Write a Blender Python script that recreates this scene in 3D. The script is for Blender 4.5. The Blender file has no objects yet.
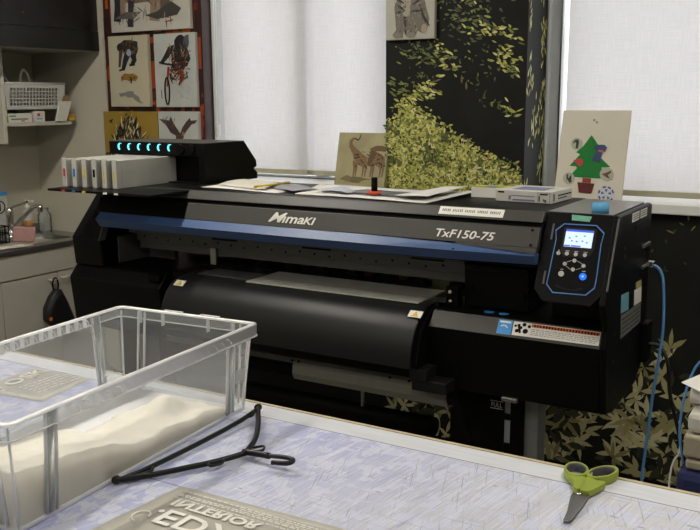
import bpy, bmesh, math, random
from mathutils import Vector, Matrix, noise
R = random.Random(7)
C = bpy.context.scene.collection
H = 1.55            # eye height: heights below are written as H + offset
PI = math.pi

# ---------------------------------------------------------------- colours / materials
def lin(c):
    return c/12.92 if c <= .04045 else ((c+.055)/1.055)**2.4
def hx(s):
    s = s.lstrip('#'); return tuple(lin(int(s[i:i+2], 16)/255) for i in (0, 2, 4))
def mat(name, col, rough=.5, metal=0, var=0.0, scale=30, bump=0, spec=.5, stretch=None, coat=0):
    m = bpy.data.materials.new(name); m.use_nodes = True
    n = m.node_tree; b = n.nodes['Principled BSDF']
    if isinstance(col, str): col = hx(col)
    b.inputs['Base Color'].default_value = (*col, 1)
    b.inputs['Roughness'].default_value = rough; b.inputs['Metallic'].default_value = metal
    b.inputs['Specular IOR Level'].default_value = spec
    if coat: b.inputs['Coat Weight'].default_value = coat
    tc = n.nodes.new('ShaderNodeTexCoord'); mp = n.nodes.new('ShaderNodeMapping')
    if stretch: mp.inputs['Scale'].default_value = stretch
    nz = n.nodes.new('ShaderNodeTexNoise'); nz.inputs['Scale'].default_value = scale; nz.inputs['Detail'].default_value = 5
    n.links.new(tc.outputs['Object'], mp.inputs[0]); n.links.new(mp.outputs[0], nz.inputs['Vector'])
    if var:
        r = n.nodes.new('ShaderNodeValToRGB'); r.color_ramp.elements[0].position = .3; r.color_ramp.elements[1].position = .7
        r.color_ramp.elements[0].color = (*[c*(1-var) for c in col], 1)
        r.color_ramp.elements[1].color = (*[min(1, c*(1+var)) for c in col], 1)
        n.links.new(nz.outputs[0], r.inputs[0]); n.links.new(r.outputs[0], b.inputs['Base Color'])
    if bump:
        bp = n.nodes.new('ShaderNodeBump'); bp.inputs['Strength'].default_value = bump; bp.inputs['Distance'].default_value = .002
        n.links.new(nz.outputs[0], bp.inputs['Height']); n.links.new(bp.outputs[0], b.inputs['Normal'])
    return m
def mat_emit(name, col, s):
    m = mat(name, '#111111', .3); b = m.node_tree.nodes['Principled BSDF']
    b.inputs['Emission Color'].default_value = (*hx(col), 1); b.inputs['Emission Strength'].default_value = s
    return m
def mat_attr(name, rough=.6):
    m = mat(name, '#808080', rough); n = m.node_tree
    a = n.nodes.new('ShaderNodeAttribute'); a.attribute_name = 'Col'
    n.links.new(a.outputs['Color'], n.nodes['Principled BSDF'].inputs['Base Color'])
    return m
def mat_clear(name, col, alpha, rough=.25, diff=.8):
    """thin clear or milky plastic: part see-through, part scattering, glossy on top"""
    m = bpy.data.materials.new(name); m.use_nodes = True; n = m.node_tree; n.nodes.clear()
    out = n.nodes.new('ShaderNodeOutputMaterial'); mx = n.nodes.new('ShaderNodeMixShader'); mx2 = n.nodes.new('ShaderNodeMixShader')
    tr = n.nodes.new('ShaderNodeBsdfTransparent'); gl = n.nodes.new('ShaderNodeBsdfGlossy')
    df = n.nodes.new('ShaderNodeBsdfDiffuse'); tl = n.nodes.new('ShaderNodeBsdfTranslucent'); mx3 = n.nodes.new('ShaderNodeMixShader')
    c = hx(col); df.inputs[0].default_value = (*c, 1); tl.inputs[0].default_value = (*c, 1)
    gl.inputs[1].default_value = rough; tr.inputs[0].default_value = (.97, .98, .985, 1)
    fr = n.nodes.new('ShaderNodeFresnel'); fr.inputs[0].default_value = 1.3
    nz = n.nodes.new('ShaderNodeTexNoise'); nz.inputs['Scale'].default_value = 14; nz.inputs['Detail'].default_value = 6
    tc = n.nodes.new('ShaderNodeTexCoord'); n.links.new(tc.outputs['Object'], nz.inputs['Vector'])
    mr = n.nodes.new('ShaderNodeMapRange'); mr.inputs[3].default_value = alpha*.7; mr.inputs[4].default_value = alpha*1.3
    n.links.new(nz.outputs[0], mr.inputs[0])
    mx3.inputs[0].default_value = .5
    n.links.new(df.outputs[0], mx3.inputs[1]); n.links.new(tl.outputs[0], mx3.inputs[2])
    n.links.new(mr.outputs[0], mx.inputs[0]); n.links.new(tr.outputs[0], mx.inputs[1]); n.links.new(mx3.outputs[0], mx.inputs[2])
    n.links.new(fr.outputs[0], mx2.inputs[0]); n.links.new(mx.outputs[0], mx2.inputs[1]); n.links.new(gl.outputs[0], mx2.inputs[2])
    n.links.new(mx2.outputs[0], out.inputs[0])
    return m
def mat_blind():
    m = bpy.data.materials.new('blind_fabric'); m.use_nodes = True; n = m.node_tree; n.nodes.clear()
    out = n.nodes.new('ShaderNodeOutputMaterial'); mx = n.nodes.new('ShaderNodeMixShader'); mx.inputs[0].default_value = .62
    df = n.nodes.new('ShaderNodeBsdfDiffuse'); tl = n.nodes.new('ShaderNodeBsdfTranslucent')
    tc = n.nodes.new('ShaderNodeTexCoord'); cols = []
    for sc in ((12, 12, 420), (300, 12, 14)):
        mp = n.nodes.new('ShaderNodeMapping'); mp.inputs['Scale'].default_value = sc
        nz = n.nodes.new('ShaderNodeTexNoise'); nz.inputs['Scale'].default_value = 1; nz.inputs['Detail'].default_value = 3
        n.links.new(tc.outputs['Object'], mp.inputs[0]); n.links.new(mp.outputs[0], nz.inputs['Vector']); cols.append(nz)
    ad = n.nodes.new('ShaderNodeMath'); ad.operation = 'ADD'
    n.links.new(cols[0].outputs[0], ad.inputs[0]); n.links.new(cols[1].outputs[0], ad.inputs[1])
    r = n.nodes.new('ShaderNodeValToRGB'); r.color_ramp.elements[0].position = .36; r.color_ramp.elements[1].position = .64
    hf = n.nodes.new('ShaderNodeMath'); hf.operation = 'MULTIPLY'; hf.inputs[1].default_value = .5
    n.links.new(ad.outputs[0], hf.inputs[0]); n.links.new(hf.outputs[0], r.inputs[0])
    r.color_ramp.elements[0].color = (.70, .69, .69, 1); r.color_ramp.elements[1].color = (.80, .785, .785, 1)
    n.links.new(r.outputs[0], df.inputs[0]); n.links.new(r.outputs[0], tl.inputs[0])
    n.links.new(df.outputs[0], mx.inputs[1]); n.links.new(tl.outputs[0], mx.inputs[2]); n.links.new(mx.outputs[0], out.inputs[0])
    return m
def mat_mat():
    """worn translucent work mat: pale lavender with fine pale and dark scratches and cloudy worn patches"""
    m = mat('work_mat_vinyl', '#b9b9cf', .42); n = m.node_tree; b = n.nodes['Principled BSDF']
    tc = n.nodes.new('ShaderNodeTexCoord')
    def nz(rot, sc, scale, det, lo, hi):
        r0 = n.nodes.new('ShaderNodeMapping'); r0.inputs['Rotation'].default_value = (0, 0, rot)
        mp = n.nodes.new('ShaderNodeMapping'); mp.inputs['Scale'].default_value = sc
        t = n.nodes.new('ShaderNodeTexNoise'); t.inputs['Scale'].default_value = scale; t.inputs['Detail'].default_value = det
        rr = n.nodes.new('ShaderNodeMapRange'); rr.inputs[1].default_value = lo; rr.inputs[2].default_value = hi
        n.links.new(tc.outputs['Object'], r0.inputs[0]); n.links.new(r0.outputs[0], mp.inputs[0])
        n.links.new(mp.outputs[0], t.inputs['Vector']); n.links.new(t.outputs[0], rr.inputs[0]); return rr.outputs[0]
    def mix(f, a, c):
        x = n.nodes.new('ShaderNodeMix'); x.data_type = 'RGBA'
        n.links.new(f, x.inputs[0])
        for v, k in ((a, 6), (c, 7)):
            if isinstance(v, tuple): x.inputs[k].default_value = (*v, 1)
            else: n.links.new(v, x.inputs[k])
        return x.outputs[2]
    base = mix(nz(0, (1, 1, 1), 2.2, 3, .42, .6), hx('#a9afdc'), hx('#bfc3dc'))
    # drifting from lavender at the left to greyish white at the right
    sx = n.nodes.new('ShaderNodeSeparateXYZ'); n.links.new(tc.outputs['Object'], sx.inputs[0])
    mr = n.nodes.new('ShaderNodeMapRange'); mr.inputs[1].default_value = -1.0; mr.inputs[2].default_value = -.40
    n.links.new(sx.outputs[0], mr.inputs[0])
    base = mix(mr.outputs[0], base, hx('#cccdd4'))
    base = mix(nz(0, (1, 1, 1), 26, 9, .51, .54), base, hx('#ccd0e4'))
    base = mix(nz(.12, (60, 2.5, 1), 5, 6, .50, .66), base, hx('#dadce8'))
    base = mix(nz(.18, (75, 3.0, 1), 5, 4, .58, .72), base, hx('#a2a5bd'))
    base = mix(nz(-.35, (90, 3.0, 1), 4, 3, .63, .72), base, hx('#9d9ea9'))
    base = mix(nz(.0, (2, 80, 1), 4, 3, .62, .74), base, hx('#aeafbb'))
    base = mix(nz(0, (9, 26, 1), 3, 2, .70, .73), base, hx('#a8a5a6'))
    n.links.new(base, b.inputs['Base Color'])
    return m

BLACK = mat('black_satin_metal', '#0a0a0a', .42, var=.1, scale=60, bump=.02, spec=.14)
BLACKM = mat('black_matt_plastic', '#070707', .55, var=.15, scale=40, spec=.12)
GREYC = mat('dark_grey_painted_cover', '#403f3b', .45, var=.04, scale=50, spec=.35)
CHAR = mat('charcoal_painted_steel', '#191919', .42, var=.05, scale=40, spec=.28)
BLUE = mat('blue_painted_stripe', '#3d5682', .42, var=.04, scale=40)
BLUEL = mat('blue_panel_trim', '#5687c8', .35, var=.03, scale=40)
STEELD = mat('dull_dark_steel', '#565654', .5, .1, var=.08, scale=50)
STEEL = mat('brushed_steel', '#9a9a96', .3, .9, var=.08, scale=20, stretch=(1, 30, 1))
CHROME = mat('chrome', '#c9c9c9', .12, 1)
SILVER = mat('silver_film_plate', '#b9b9b0', .4, .1, var=.04, scale=40)
WHITE = mat('white_print', '#e6e4dc', .5, var=.02)
PAPER = mat('white_paper', '#dcdad4', .75, var=.03, scale=20, bump=.05)
PAPERG = mat('grey_printed_film', '#8b8d93', .4, var=.1, scale=30)
LABELG = mat('grey_printed_plate', '#6b6a66', .5, var=.35, scale=160)
TEAL = mat('teal_label', '#6fa3b0', .5, var=.12, scale=160)
YELLOW = mat('yellow_print', '#d8b924', .5, var=.04)
TANLAB = mat('tan_label', '#a89b63', .5, var=.2, scale=160)
ORANGE = mat('orange_print', '#d2641f', .5, var=.05)
RED = mat('red_print', '#b5232b', .45, var=.05)
STBLUE = mat('sky_blue_label', '#3f92d6', .45, var=.06)
CYAN = mat_emit('lit_cyan_indicator', '#5fd6e4', 1.3)
UNLIT = mat('unlit_indicator', '#3b4345', .3, var=.1)
SCREEN = mat_emit('lit_screen', '#c9dcff', .8)
SCRBAR = mat_emit('lit_screen_bar', '#3f5fd8', .7)
BTN = mat('pale_grey_button', '#b9b9b4', .45, var=.05)
BTNB = mat_emit('lit_blue_button', '#1768e0', .9)
CART = mat('pale_grey_cartridge', '#b9b8b0', .5, var=.04, scale=20)
CARTD = mat('mid_grey_cartridge_recess', '#76766f', .55, var=.08)
WALL = mat('beige_wall_paint', '#b6b2a2', .8, var=.03, scale=8, bump=.05)
CEIL = mat('ceiling_board', '#d6d4cc', .9, var=.05, scale=60)
FLOOR = mat('grey_vinyl_floor', '#6f6b64', .5, var=.15, scale=12)
FOREST = mat('dark_forest_print', '#151612', .7, spec=.25, var=.35, scale=9)
ATTR = mat_attr('printed_colour', .55)
WARM = mat('dark_red_lacquer_print', '#2d1109', .5, var=.5, scale=18)
ALU = mat('silver_aluminium_frame', '#c6c9c8', .4, .1, var=.04)
SILLM = mat('off_white_sill', '#e2e1dc', .5, var=.05, scale=20)
BLIND = mat_blind()
BARM = mat('beige_hem_bar', '#a39f86', .6, var=.05)
LAMP = mat_emit('lamp_diffuser', '#fff3df', 1)
TRIM = mat('pale_corner_trim', '#b4ae9f', .7, var=.03)
CABW = mat('cream_cabinet_laminate', '#b4b1a4', .45, var=.03, scale=10)
CABB = mat('black_wrapped_laminate', '#141312', .4, var=.4, scale=14)
PLAST = mat('white_basket_plastic', '#b9b8b1', .4, var=.03)
BIN = mat_clear('milky_clear_plastic', '#f4f8fb', .20, .5)
BINR = mat_clear('milky_clear_plastic_edge', '#fcfdfc', .78, .5)
POUCH = mat('grey_translucent_pouch', '#b3b1a8', .3, var=.06, scale=25, bump=.15)
POUCHE = mat('cream_pouch_seal', '#cdcabc', .35, var=.05, scale=25)
POUCHT = mat('pale_pouch_lettering', '#eeece4', .4, var=.02)
POWDER = mat('cream_powder', '#fff8e8', .95, var=.02, scale=40, bump=.25)
MATV = mat_mat()
TBL = mat('pale_worn_tabletop', '#d3d6dc', .45, var=.07, scale=9, stretch=(1, 12, 1))
TBLE = mat('tan_table_edging', '#b7a888', .5, var=.12, scale=25)
SEAM = mat('dark_seam', '#5c5c66', .6, var=.2)
HANG = mat('black_hanger_plastic', '#0c0c0c', .33, var=.1, spec=.35)
GREEN = mat('olive_green_grip', '#8c9a2e', .42, var=.04)
GRIPD = mat('dark_grey_grip_lining', '#4b4c50', .55, var=.06)
BLADE = mat('grey_coated_blade', '#7e7d7a', .33, .75, var=.05, scale=20)
TAPE = mat('light_blue_tape', '#58a3d0', .55, var=.04)
CABLEB = mat('blue_cable_jacket', '#5b93cc', .45, var=.03)
CABLEK = mat('black_cable_jacket', '#0e0e0e', .5, var=.1)
CARDW = mat('white_carton', '#c9c7bd', .6, var=.05, scale=20)
CARDB = mat('brown_card', '#8a6a48', .8, var=.08)
CARDT = mat('beige_card', '#a59d88', .8, var=.06)
NAVY = mat('navy_fabric', '#1a2450', .8, var=.12, scale=60, bump=.3)
PINK = mat('dusty_pink_cloth', '#b58a86', .9, var=.08, scale=60, bump=.3)
BOARD = mat('cream_board', '#d6d0bf', .7, var=.02, scale=12)
BOARDE = mat('board_edge', '#a39d8c', .8, var=.03)
FELT = mat('green_felt', '#1d7a35', .85, var=.06, scale=80)
POT = mat('dark_red_card', '#5d2320', .8, var=.15, scale=60)
POTT = mat('brown_red_card', '#8e3b24', .8, var=.08)
CLEARB = mat_clear('clear_bottle', '#e8efee', .22, .1)
WASTE = mat('milky_tank', '#9da3a4', .35, var=.08)
GREYL = mat('grey_leg_paint', '#8c8d8e', .5, var=.06)

# ---------------------------------------------------------------- builder
class B:
    def __init__(s, origin=(0, 0, 0)):
        s.bm = bmesh.new(); s.cl = s.bm.loops.layers.float_color.new('Col'); s.o = Vector(origin); s.M = None
    def v(s, p):
        p = Vector(p)
        if s.M is not None: p = s.M @ p
        return s.bm.verts.new(p - s.o)
    def face(s, pts, m=0, col=None, smooth=False):
        vs = [p if isinstance(p, bmesh.types.BMVert) else s.v(p) for p in pts]
        try: f = s.bm.faces.new(vs)
        except ValueError: return None
        f.material_index = m; f.smooth = smooth
        if col is not None:
            for l in f.loops: l[s.cl] = (*col, 1)
        return f
    def box(s, x0, x1, y0, y1, z0, z1, m=0):
        P = [s.v((x, y, z)) for z in (z0, z1) for y in (y0, y1) for x in (x0, x1)]
        for q in ((0, 2, 3, 1), (4, 5, 7, 6), (0, 1, 5, 4), (2, 6, 7, 3), (0, 4, 6, 2), (1, 3, 7, 5)):
            s.face([P[i] for i in q], m)
        return s
    def prism(s, poly, d, m=0, mside=None):
        """closed polygon of 3D points swept by vector d"""
        d = Vector(d); a = [s.v(p) for p in poly]; b = [s.v(Vector(p)+d) for p in poly]
        nrm = Vector((0, 0, 0)); n = len(a)
        for i in range(n):
            nrm += Vector(poly[i]).cross(Vector(poly[(i+1) % n]))
        flip = nrm.dot(d) > 0
        s.face(a[::-1] if flip else a, m); s.face(b if flip else b[::-1], m)
        for i in range(n):
            j = (i+1) % n
            q = [a[i], a[j], b[j], b[i]]
            s.face(q if flip else q[::-1], m if mside is None else mside)
        return s
    def yz(s, prof, x0, x1, m=0):
        return s.prism([(x0, y, z) for y, z in prof], (x1-x0, 0, 0), m)
    def tube(s, pts, r, n=8, m=0, smooth=True, sub=0, closed=False):
        pts = [Vector(p) for p in pts]
        if sub: pts = catmull(pts, sub, closed)
        rs = r if isinstance(r, (list, tuple)) else [r]*len(pts)
        if len(rs) != len(pts): rs = [rs[min(len(rs)-1, int(i*len(rs)/len(pts)))] for i in range(len(pts))]
        rings = []; up = None
        for i, p in enumerate(pts):
            if closed: t = pts[(i+1) % len(pts)]-pts[i-1]
            else: t = pts[min(i+1, len(pts)-1)]-pts[max(i-1, 0)]
            t.normalize()
            if up is None:
                up = Vector((0, 0, 1)) if abs(t.z) < .9 else Vector((1, 0, 0))
            a = t.cross(up).normalized(); up = a.cross(t).normalized()
            rings.append([s.v(p + (a*math.cos(2*PI*k/n) + up*math.sin(2*PI*k/n))*rs[i]) for k in range(n)])
        N = len(rings)
        for i in range(N if closed else N-1):
            A, Bq = rings[i], rings[(i+1) % N]
            for k in range(n):
                s.face([A[k], Bq[k], Bq[(k+1) % n], A[(k+1) % n]], m, smooth=smooth)
        if not closed:
            s.face(rings[0], m); s.face(rings[-1][::-1], m)
        return s
    def lathe(s, prof, c, n=24, m=0, axis='z', smooth=True):
        """prof: (radius, height) list from bottom to top"""
        c = Vector(c); rings = []
        for r, h in prof:
            ring = []
            for k in range(n):
                a = 2*PI*k/n; x, y = r*math.cos(a), r*math.sin(a)
                p = Vector((x, y, h)) if axis == 'z' else (Vector((h, x, y)) if axis == 'x' else Vector((y, h, x)))
                ring.append(s.v(c+p))
            rings.append(ring)
        for i in range(len(rings)-1):
            for k in range(n):
                s.face([rings[i][k], rings[i][(k+1) % n], rings[i+1][(k+1) % n], rings[i+1][k]], m, smooth=smooth)
        if prof[0] == prof[-1]: return s
        if prof[0][0] > 1e-5: s.face(rings[0][::-1], m)
        if prof[-1][0] > 1e-5: s.face(rings[-1], m)
        return s
    def build(s, name, mats, parent=None, bevel=0, label=None):
        if not isinstance(mats, (list, tuple)): mats = [mats]
        me = bpy.data.meshes.new(name); bmesh.ops.remove_doubles(s.bm, verts=s.bm.verts, dist=1e-6)
        s.bm.to_mesh(me); s.bm.free()
        for q in mats: me.materials.append(q)
        return link(name, me, parent, s.o, bevel, label)
def link(name, me, parent=None, loc=(0, 0, 0), bevel=0, label=None):
    o = bpy.data.objects.new(name, me); C.objects.link(o)
    o.location = loc
    if parent is not None:
        o.parent = parent; w = world_loc(parent); o.location = Vector(loc)-w
    if bevel:
        b = o.modifiers.new('bevel', 'BEVEL'); b.width = bevel; b.segments = 2; b.limit_method = 'ANGLE'; b.angle_limit = math.radians(35)
    if label: o['label'] = label
    return o
def world_loc(o):
    w = Vector((0, 0, 0))
    while o is not None: w += Vector(o.location); o = o.parent
    return w
def catmull(p, sub, closed=False):
    out = []; n = len(p)
    g = (lambda i: p[i % n]) if closed else (lambda i: p[max(0, min(n-1, i))])
    for i in range(n if closed else n-1):
        a, b, c, d = g(i-1), g(i), g(i+1), g(i+2)
        for k in range(sub):
            t = k/sub
            out.append(.5*((2*b)+(c-a)*t+(2*a-5*b+4*c-d)*t*t+(3*b-a-3*c+d)*t**3))
    if not closed: out.append(p[-1])
    return out
def thing(name, label, cat, loc, group=None):
    o = bpy.data.objects.new(name, None); C.objects.link(o); o.location = loc; o.empty_display_size = .05
    o['label'] = label; o['category'] = cat
    if group: o['group'] = group
    return o
def tag(o, label, cat, group=None):
    o['label'] = label; o['category'] = cat
    if group: o['group'] = group
    return o
def struct(o): o['kind'] = 'structure'; return o
class Plane:
    """a slanted plane running along X, through (y, z) points p and q; coordinates are (x, z)"""
    def __init__(s, p, q):
        s.p, s.q = p, q; d = Vector((0, p[0]-q[0], p[1]-q[1])).normalized(); s.V = d; s.N = Vector((0, -d.z, d.y))
    def P(s, x, z, lift=0):
        y = s.p[0]+(z-s.p[1])*(s.q[0]-s.p[0])/(s.q[1]-s.p[1])
        return Vector((x, y, z)) + s.N*lift
    def slab(s, b, poly, t, lift=0, m=0):
        b.prism([s.P(x, z, lift) for x, z in poly], s.N*t, m)
    def disc(s, b, x, z, r, t, lift=0, m=0, n=16, sq=1):
        b.prism([s.P(x, z, lift)+Vector((1, 0, 0))*(r*math.cos(2*PI*k/n))+s.V*(sq*r*math.sin(2*PI*k/n)) for k in range(n)], s.N*t, m)
def text_mesh(body, size, shear=0, bold=0, ext=.0004):
    cu = bpy.data.curves.new('lettering', 'FONT'); cu.body = body; cu.size = size; cu.shear = shear; cu.offset = bold; cu.extrude = ext
    cu.resolution_u = 3
    o = bpy.data.objects.new('lettering', cu); C.objects.link(o)
    me = bpy.data.meshes.new_from_object(o.evaluated_get(bpy.context.evaluated_depsgraph_get()))
    bpy.data.objects.remove(o); bpy.data.curves.remove(cu)
    return me
def text_on(name, body, size, origin, U, V, mt, parent, shear=0, bold=0, width=None, mirror=False):
    me = text_mesh(body, size, shear, bold)
    xs = [v.co.x for v in me.vertices]; x0, x1 = min(xs), max(xs)
    U = Vector(U).normalized(); V = Vector(V).normalized(); N = U.cross(V); k = width/(x1-x0) if width else 1
    for v in me.vertices:
        x, y, z = v.co; y = -y if mirror else y
        v.co = U*((x-x0)*k)+V*y+N*(z+.0006)
    if mirror: me.flip_normals()
    me.materials.clear(); me.materials.append(mt)
    return link(name, me, parent, origin)

# ================================================================ the room
XW, YW = -3.97, 3.30
RX, FY, CZ = 2.1, -2.4, 2.75
b = B(); b.box(XW-.1, RX+.1, FY-.1, YW+.4, -.08, 0); struct(b.build('floor', FLOOR))
b = B(); b.box(XW-.1, RX+.1, FY-.1, YW+.4, CZ, CZ+.08); struct(b.build('ceiling', CEIL))
b = B(); b.box(XW-.1, XW, FY-.1, YW, 0, CZ); struct(b.build('wall_left', WALL))
b = B(); b.box(RX, RX+.1, FY-.1, YW, 0, CZ); struct(b.build('wall_right', WALL))
b = B(); b.box(XW, RX, FY-.1, FY, 0, CZ); struct(b.build('wall_front', WALL))
# back wall: painted corner, red printed strip, two window openings with a pier between, printed forest paper
WL0, WL1, WR0, WR1 = -2.787, -1.812, -1.204, 1.5
SILLZ = H-.375; HEAD = 2.42; YB = 3.66
wb = B()
wb.box(XW-.1, -3.445, YW, YB, 0, CZ, 0); wb.box(-3.445, WL0, YW, YB, 0, CZ, 2)
wb.box(WL0, WL1, YW, YB, 0, SILLZ-.036, 1); wb.box(WL0, WL1, YW, YB, HEAD, CZ, 0)
wb.box(WL1, WR0, YW, YB, 0, CZ, 1)
wb.box(WR0, WR1, YW, YB, 0, SILLZ-.036, 1); wb.box(WR0, WR1, YW, YB, HEAD, CZ, 0)
wb.box(WR1, RX+.1, YW, YB, 0, CZ, 0)
GRN = [hx(c) for c in ('#c0bb5c', '#b4b152', '#9ea24a', '#cfc97a', '#7f8639', '#5f6a30', '#a8a856', '#d8d396')]
DGR = [hx(c) for c in ('#3c4522', '#4c5628', '#5b6630', '#2f3820')]
OLV = [hx(c) for c in ('#b5b086', '#a29c70', '#c0ba92', '#969062', '#7c774c', '#b0a97c')]
def leaf(bb, org, U, V, u, v, L, W, ang, col):
    ca, sa = math.cos(ang), math.sin(ang)
    shp = ((0, 0), (.3, .42), (.6, .4), (1, 0), (.6, -.4), (.3, -.42))
    pts = []
    for a, c in shp:
        x, y = a*L, c*W
        pts.append(Vector(org)+Vector(U)*(u+x*ca-y*sa)+Vector(V)*(v+x*sa+y*ca))
    bb.face(pts, 3, col)
leafn = [0]
def wl(x, z, L, W, a, col):                       # a printed leaf on the front face
    leafn[0] += 1
    leaf(wb, (0, YW-.0004-leafn[0]*2e-7, 0), (1, 0, 0), (0, 0, 1), x, z, L, W, a, col)
def inpoly(x, z, P):
    c = False; j = len(P)-1
    for i in range(len(P)):
        if (P[i][1] > z) != (P[j][1] > z) and x < (P[j][0]-P[i][0])*(z-P[i][1])/(P[j][1]-P[i][1])+P[i][0]: c = not c
        j = i
    return c
bush = [(-1.812, -.10), (-1.74, -.06), (-1.70, -.03), (-1.60, -.055), (-1.55, -.10), (-1.50, -.14), (-1.42, -.185), (-1.36, -.22), (-1.29, -.235), (-1.21, -.275), (-1.205, -.37), (-1.205, -.55), (-1.812, -.55)]
wb.face([(x, YW-.0003, H+z) for x, z in [(-1.811, -.11), (-1.72, -.06), (-1.60, -.09), (-1.50, -.165), (-1.40, -.22), (-1.29, -.265), (-1.208, -.31), (-1.208, -.55), (-1.811, -.55)]], 3, hx('#5d6330'))
n = 0
while n < 4600:
    x = R.uniform(-1.81, -1.215); z = R.uniform(-.55, 0)
    if not inpoly(x, z+R.uniform(-.02, .02), bush): continue
    n += 1; f = noise.noise(Vector((x*14, z*14, 3)))
    pal = GRN if f > -.25 else GRN[4:7]+DGR
    if R.random() < .07: pal = [hx('#2a2b1c')]
    wl(x, H+z, R.uniform(.011, .026), R.uniform(.006, .012), R.uniform(PI*.8, PI*2.2), R.choice(pal))
def spray(x0, z0, x1, z1, n, spread, pal, l0=.015, l1=.035):
    for i in range(n):
        t = R.random(); x = x0+(x1-x0)*t+R.gauss(0, spread); z = z0+(z1-z0)*t+R.gauss(0, spread)
        if -1.808 < x < -1.235: wl(x, H+z, R.uniform(l0, l1), R.uniform(.006, .012), R.uniform(-.9, .4)+R.choice((0, PI)), R.choice(pal))
spray(-1.76, -.04, -1.62, .045, 70, .014, GRN); spray(-1.62, .05, -1.58, .02, 25, .014, GRN)
spray(-1.40, .28, -1.24, .23, 46, .018, GRN); spray(-1.33, .18, -1.23, .13, 40, .018, GRN); spray(-1.30, .12, -1.24, .09, 20, .014, GRN)
spray(-1.60, .20, -1.50, .12, 46, .025, GRN[2:6]); spray(-1.28, -.02, -1.25, -.05, 12, .010, GRN)
spray(-1.56, .42, -1.30, .38, 90, .045, GRN[2:6]+DGR); spray(-1.50, .33, -1.40, .25, 60, .045, GRN[3:6]+DGR)
spray(-1.72, .20, -1.60, .16, 34, .03, GRN[4:6]+DGR); spray(-1.80, .06, -1.68, .02, 24, .03, GRN[4:6])
for i in range(650):
    x = R.uniform(-1.80, -1.24); z = R.uniform(-.1, .75)
    if noise.noise(Vector((x*5, z*5, 1))) < 0.02: continue
    wl(x, H+z, R.uniform(.008, .024), R.uniform(.004, .009), R.uniform(0, 2*PI), R.choice(DGR+GRN[4:6]))
for x, z, c in ((-1.47, .055, '#6c5d3e'), (-1.45, .03, '#77694b'), (-1.44, -.19, '#8a7a55'), (-1.35, -.245, '#9c6f52')):
    wl(x, H+z, .035, .010, 1.6, hx(c))
# printed paper on the pier's return into the right window
k = 0
for i in range(420):
    y = R.uniform(YW+.005, YW+.215); z = R.uniform(-.35, .7)
    t = noise.noise(Vector((y*9, z*6, 9)))
    if t < .0: continue
    k += 1
    leaf(wb, (WR0+.0004+k*5e-7, 0, 0), (0, 1, 0), (0, 0, 1), y, H+z, R.uniform(.02, .05), R.uniform(.006, .012), R.uniform(.9, 2.2), R.choice(GRN[:4]+GRN[6:]))
# paper under the right window: dark with a bank of large pale lily-like leaves
def bank(x): return -1.02+.07*math.sin(x*7+1.2)+.05*math.sin(x*17)+(.06 if -.75 < x < -.6 else 0)
n = 0
while n < 470:
    x = R.uniform(-1.8, .9); z = R.uniform(-1.43, -.9)
    if z > bank(x)+R.uniform(-.05, .03): continue
    n += 1; a0 = R.uniform(0, 2*PI); nl = R.choice((3, 4, 5, 6)); col = R.choice(OLV)
    if R.random() < .26:
        for q in range(4): wl(x+R.gauss(0, .02), H+z+R.gauss(0, .02), R.uniform(.05, .09), R.uniform(.02, .035), R.uniform(0, 2*PI), hx(R.choice(('#15170f', '#1d2014', '#2b2f1a'))))
        continue
    for q in range(nl): wl(x, H+z, R.uniform(.045, .085), R.uniform(.016, .026), a0+q*PI*1.5/nl+R.uniform(-.2, .2), col)
for i in range(500):
    x = R.uniform(-1.3, .5); z = R.uniform(-1.0, -.42)
    if noise.noise(Vector((x*4.5, z*4.5, 5))) < .16: continue
    wl(x, H+z, R.uniform(.012, .035), R.uniform(.005, .010), R.uniform(0, 2*PI), R.choice(GRN[4:6]+DGR+OLV[4:5]))
# red lacquer-work print behind the canvases
RED_P = [hx(c) for c in ('#7a2a12', '#5a1c0e', '#8f3c17', '#3c130b', '#1b0b08', '#a3541f', '#64200f')]
for i in range(420):
    x = R.uniform(-3.44, -2.80); z = R.uniform(-.5, .95); w = R.uniform(.02, .10); h = R.uniform(.012, .045)
    if R.random() < .35: w, h = R.uniform(.015, .03), R.uniform(.06, .16)
    x1 = min(x+w, WL0-.003); leafn[0] += 1; y = YW-.0004-leafn[0]*2e-7
    wb.face([(x, y, H+z), (x1, y, H+z), (x1, y, H+z+h), (x, y, H+z+h)], 3, R.choice(RED_P))
wbo = struct(wb.build('wall_back', [WALL, FOREST, WARM, ATTR]))
b = B(); b.box(-3.452, -3.418, YW-.012, YW, 0, CZ); struct(b.build('trim_1', TRIM))
b = B(); b.box(XW, RX, YW-.014, YW, 0, .12); struct(b.build('baseboard_back', BLACKM))
# sills
b = B(); b.box(WL0-.02, WL1-.002, YW-.035, YB-.03, SILLZ-.036, SILLZ); struct(b.build('trim_2', SILLM, bevel=.004))
b = B(); b.box(WR0-.02, WR1, YW-.035, YB-.03, SILLZ-.036, SILLZ); struct(b.build('trim_3', SILLM, bevel=.004))
# windows: silver frames with panes
def window(i, x0, x1, mull):
    y0, y1 = YW+.245, YW+.31
    b = B()
    b.box(x0, x0+.05, y0, y1, SILLZ, HEAD); b.box(x0, x0+.012, y0-.18 if i == 1 else y0-.03, y0, SILLZ, HEAD); b.box(x1-.05, x1, y0, y1, SILLZ, HEAD)
    b.box(x0+.05, x1-.05, y0, y1, SILLZ, SILLZ+.012); b.box(x0+.05, x1-.05, y0, y1, HEAD-.05, HEAD)
    for m in mull: b.box(m-.025, m+.025, y0, y1, SILLZ+.012, HEAD-.05)
    o = struct(b.build('window_%d' % i, ALU, bevel=.004))
    g = mat_clear('window_glass_%d' % i, '#dfe8ea', .03, .02)
    b = B(); b.box(x0+.05, x1-.05, y0+.03, y0+.035, SILLZ+.012, HEAD-.05); b.build('pane', g, o)
    return o
window(1, WL0, WL1, [-2.30]); window(2, WR0, WR1, [.15])

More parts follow.
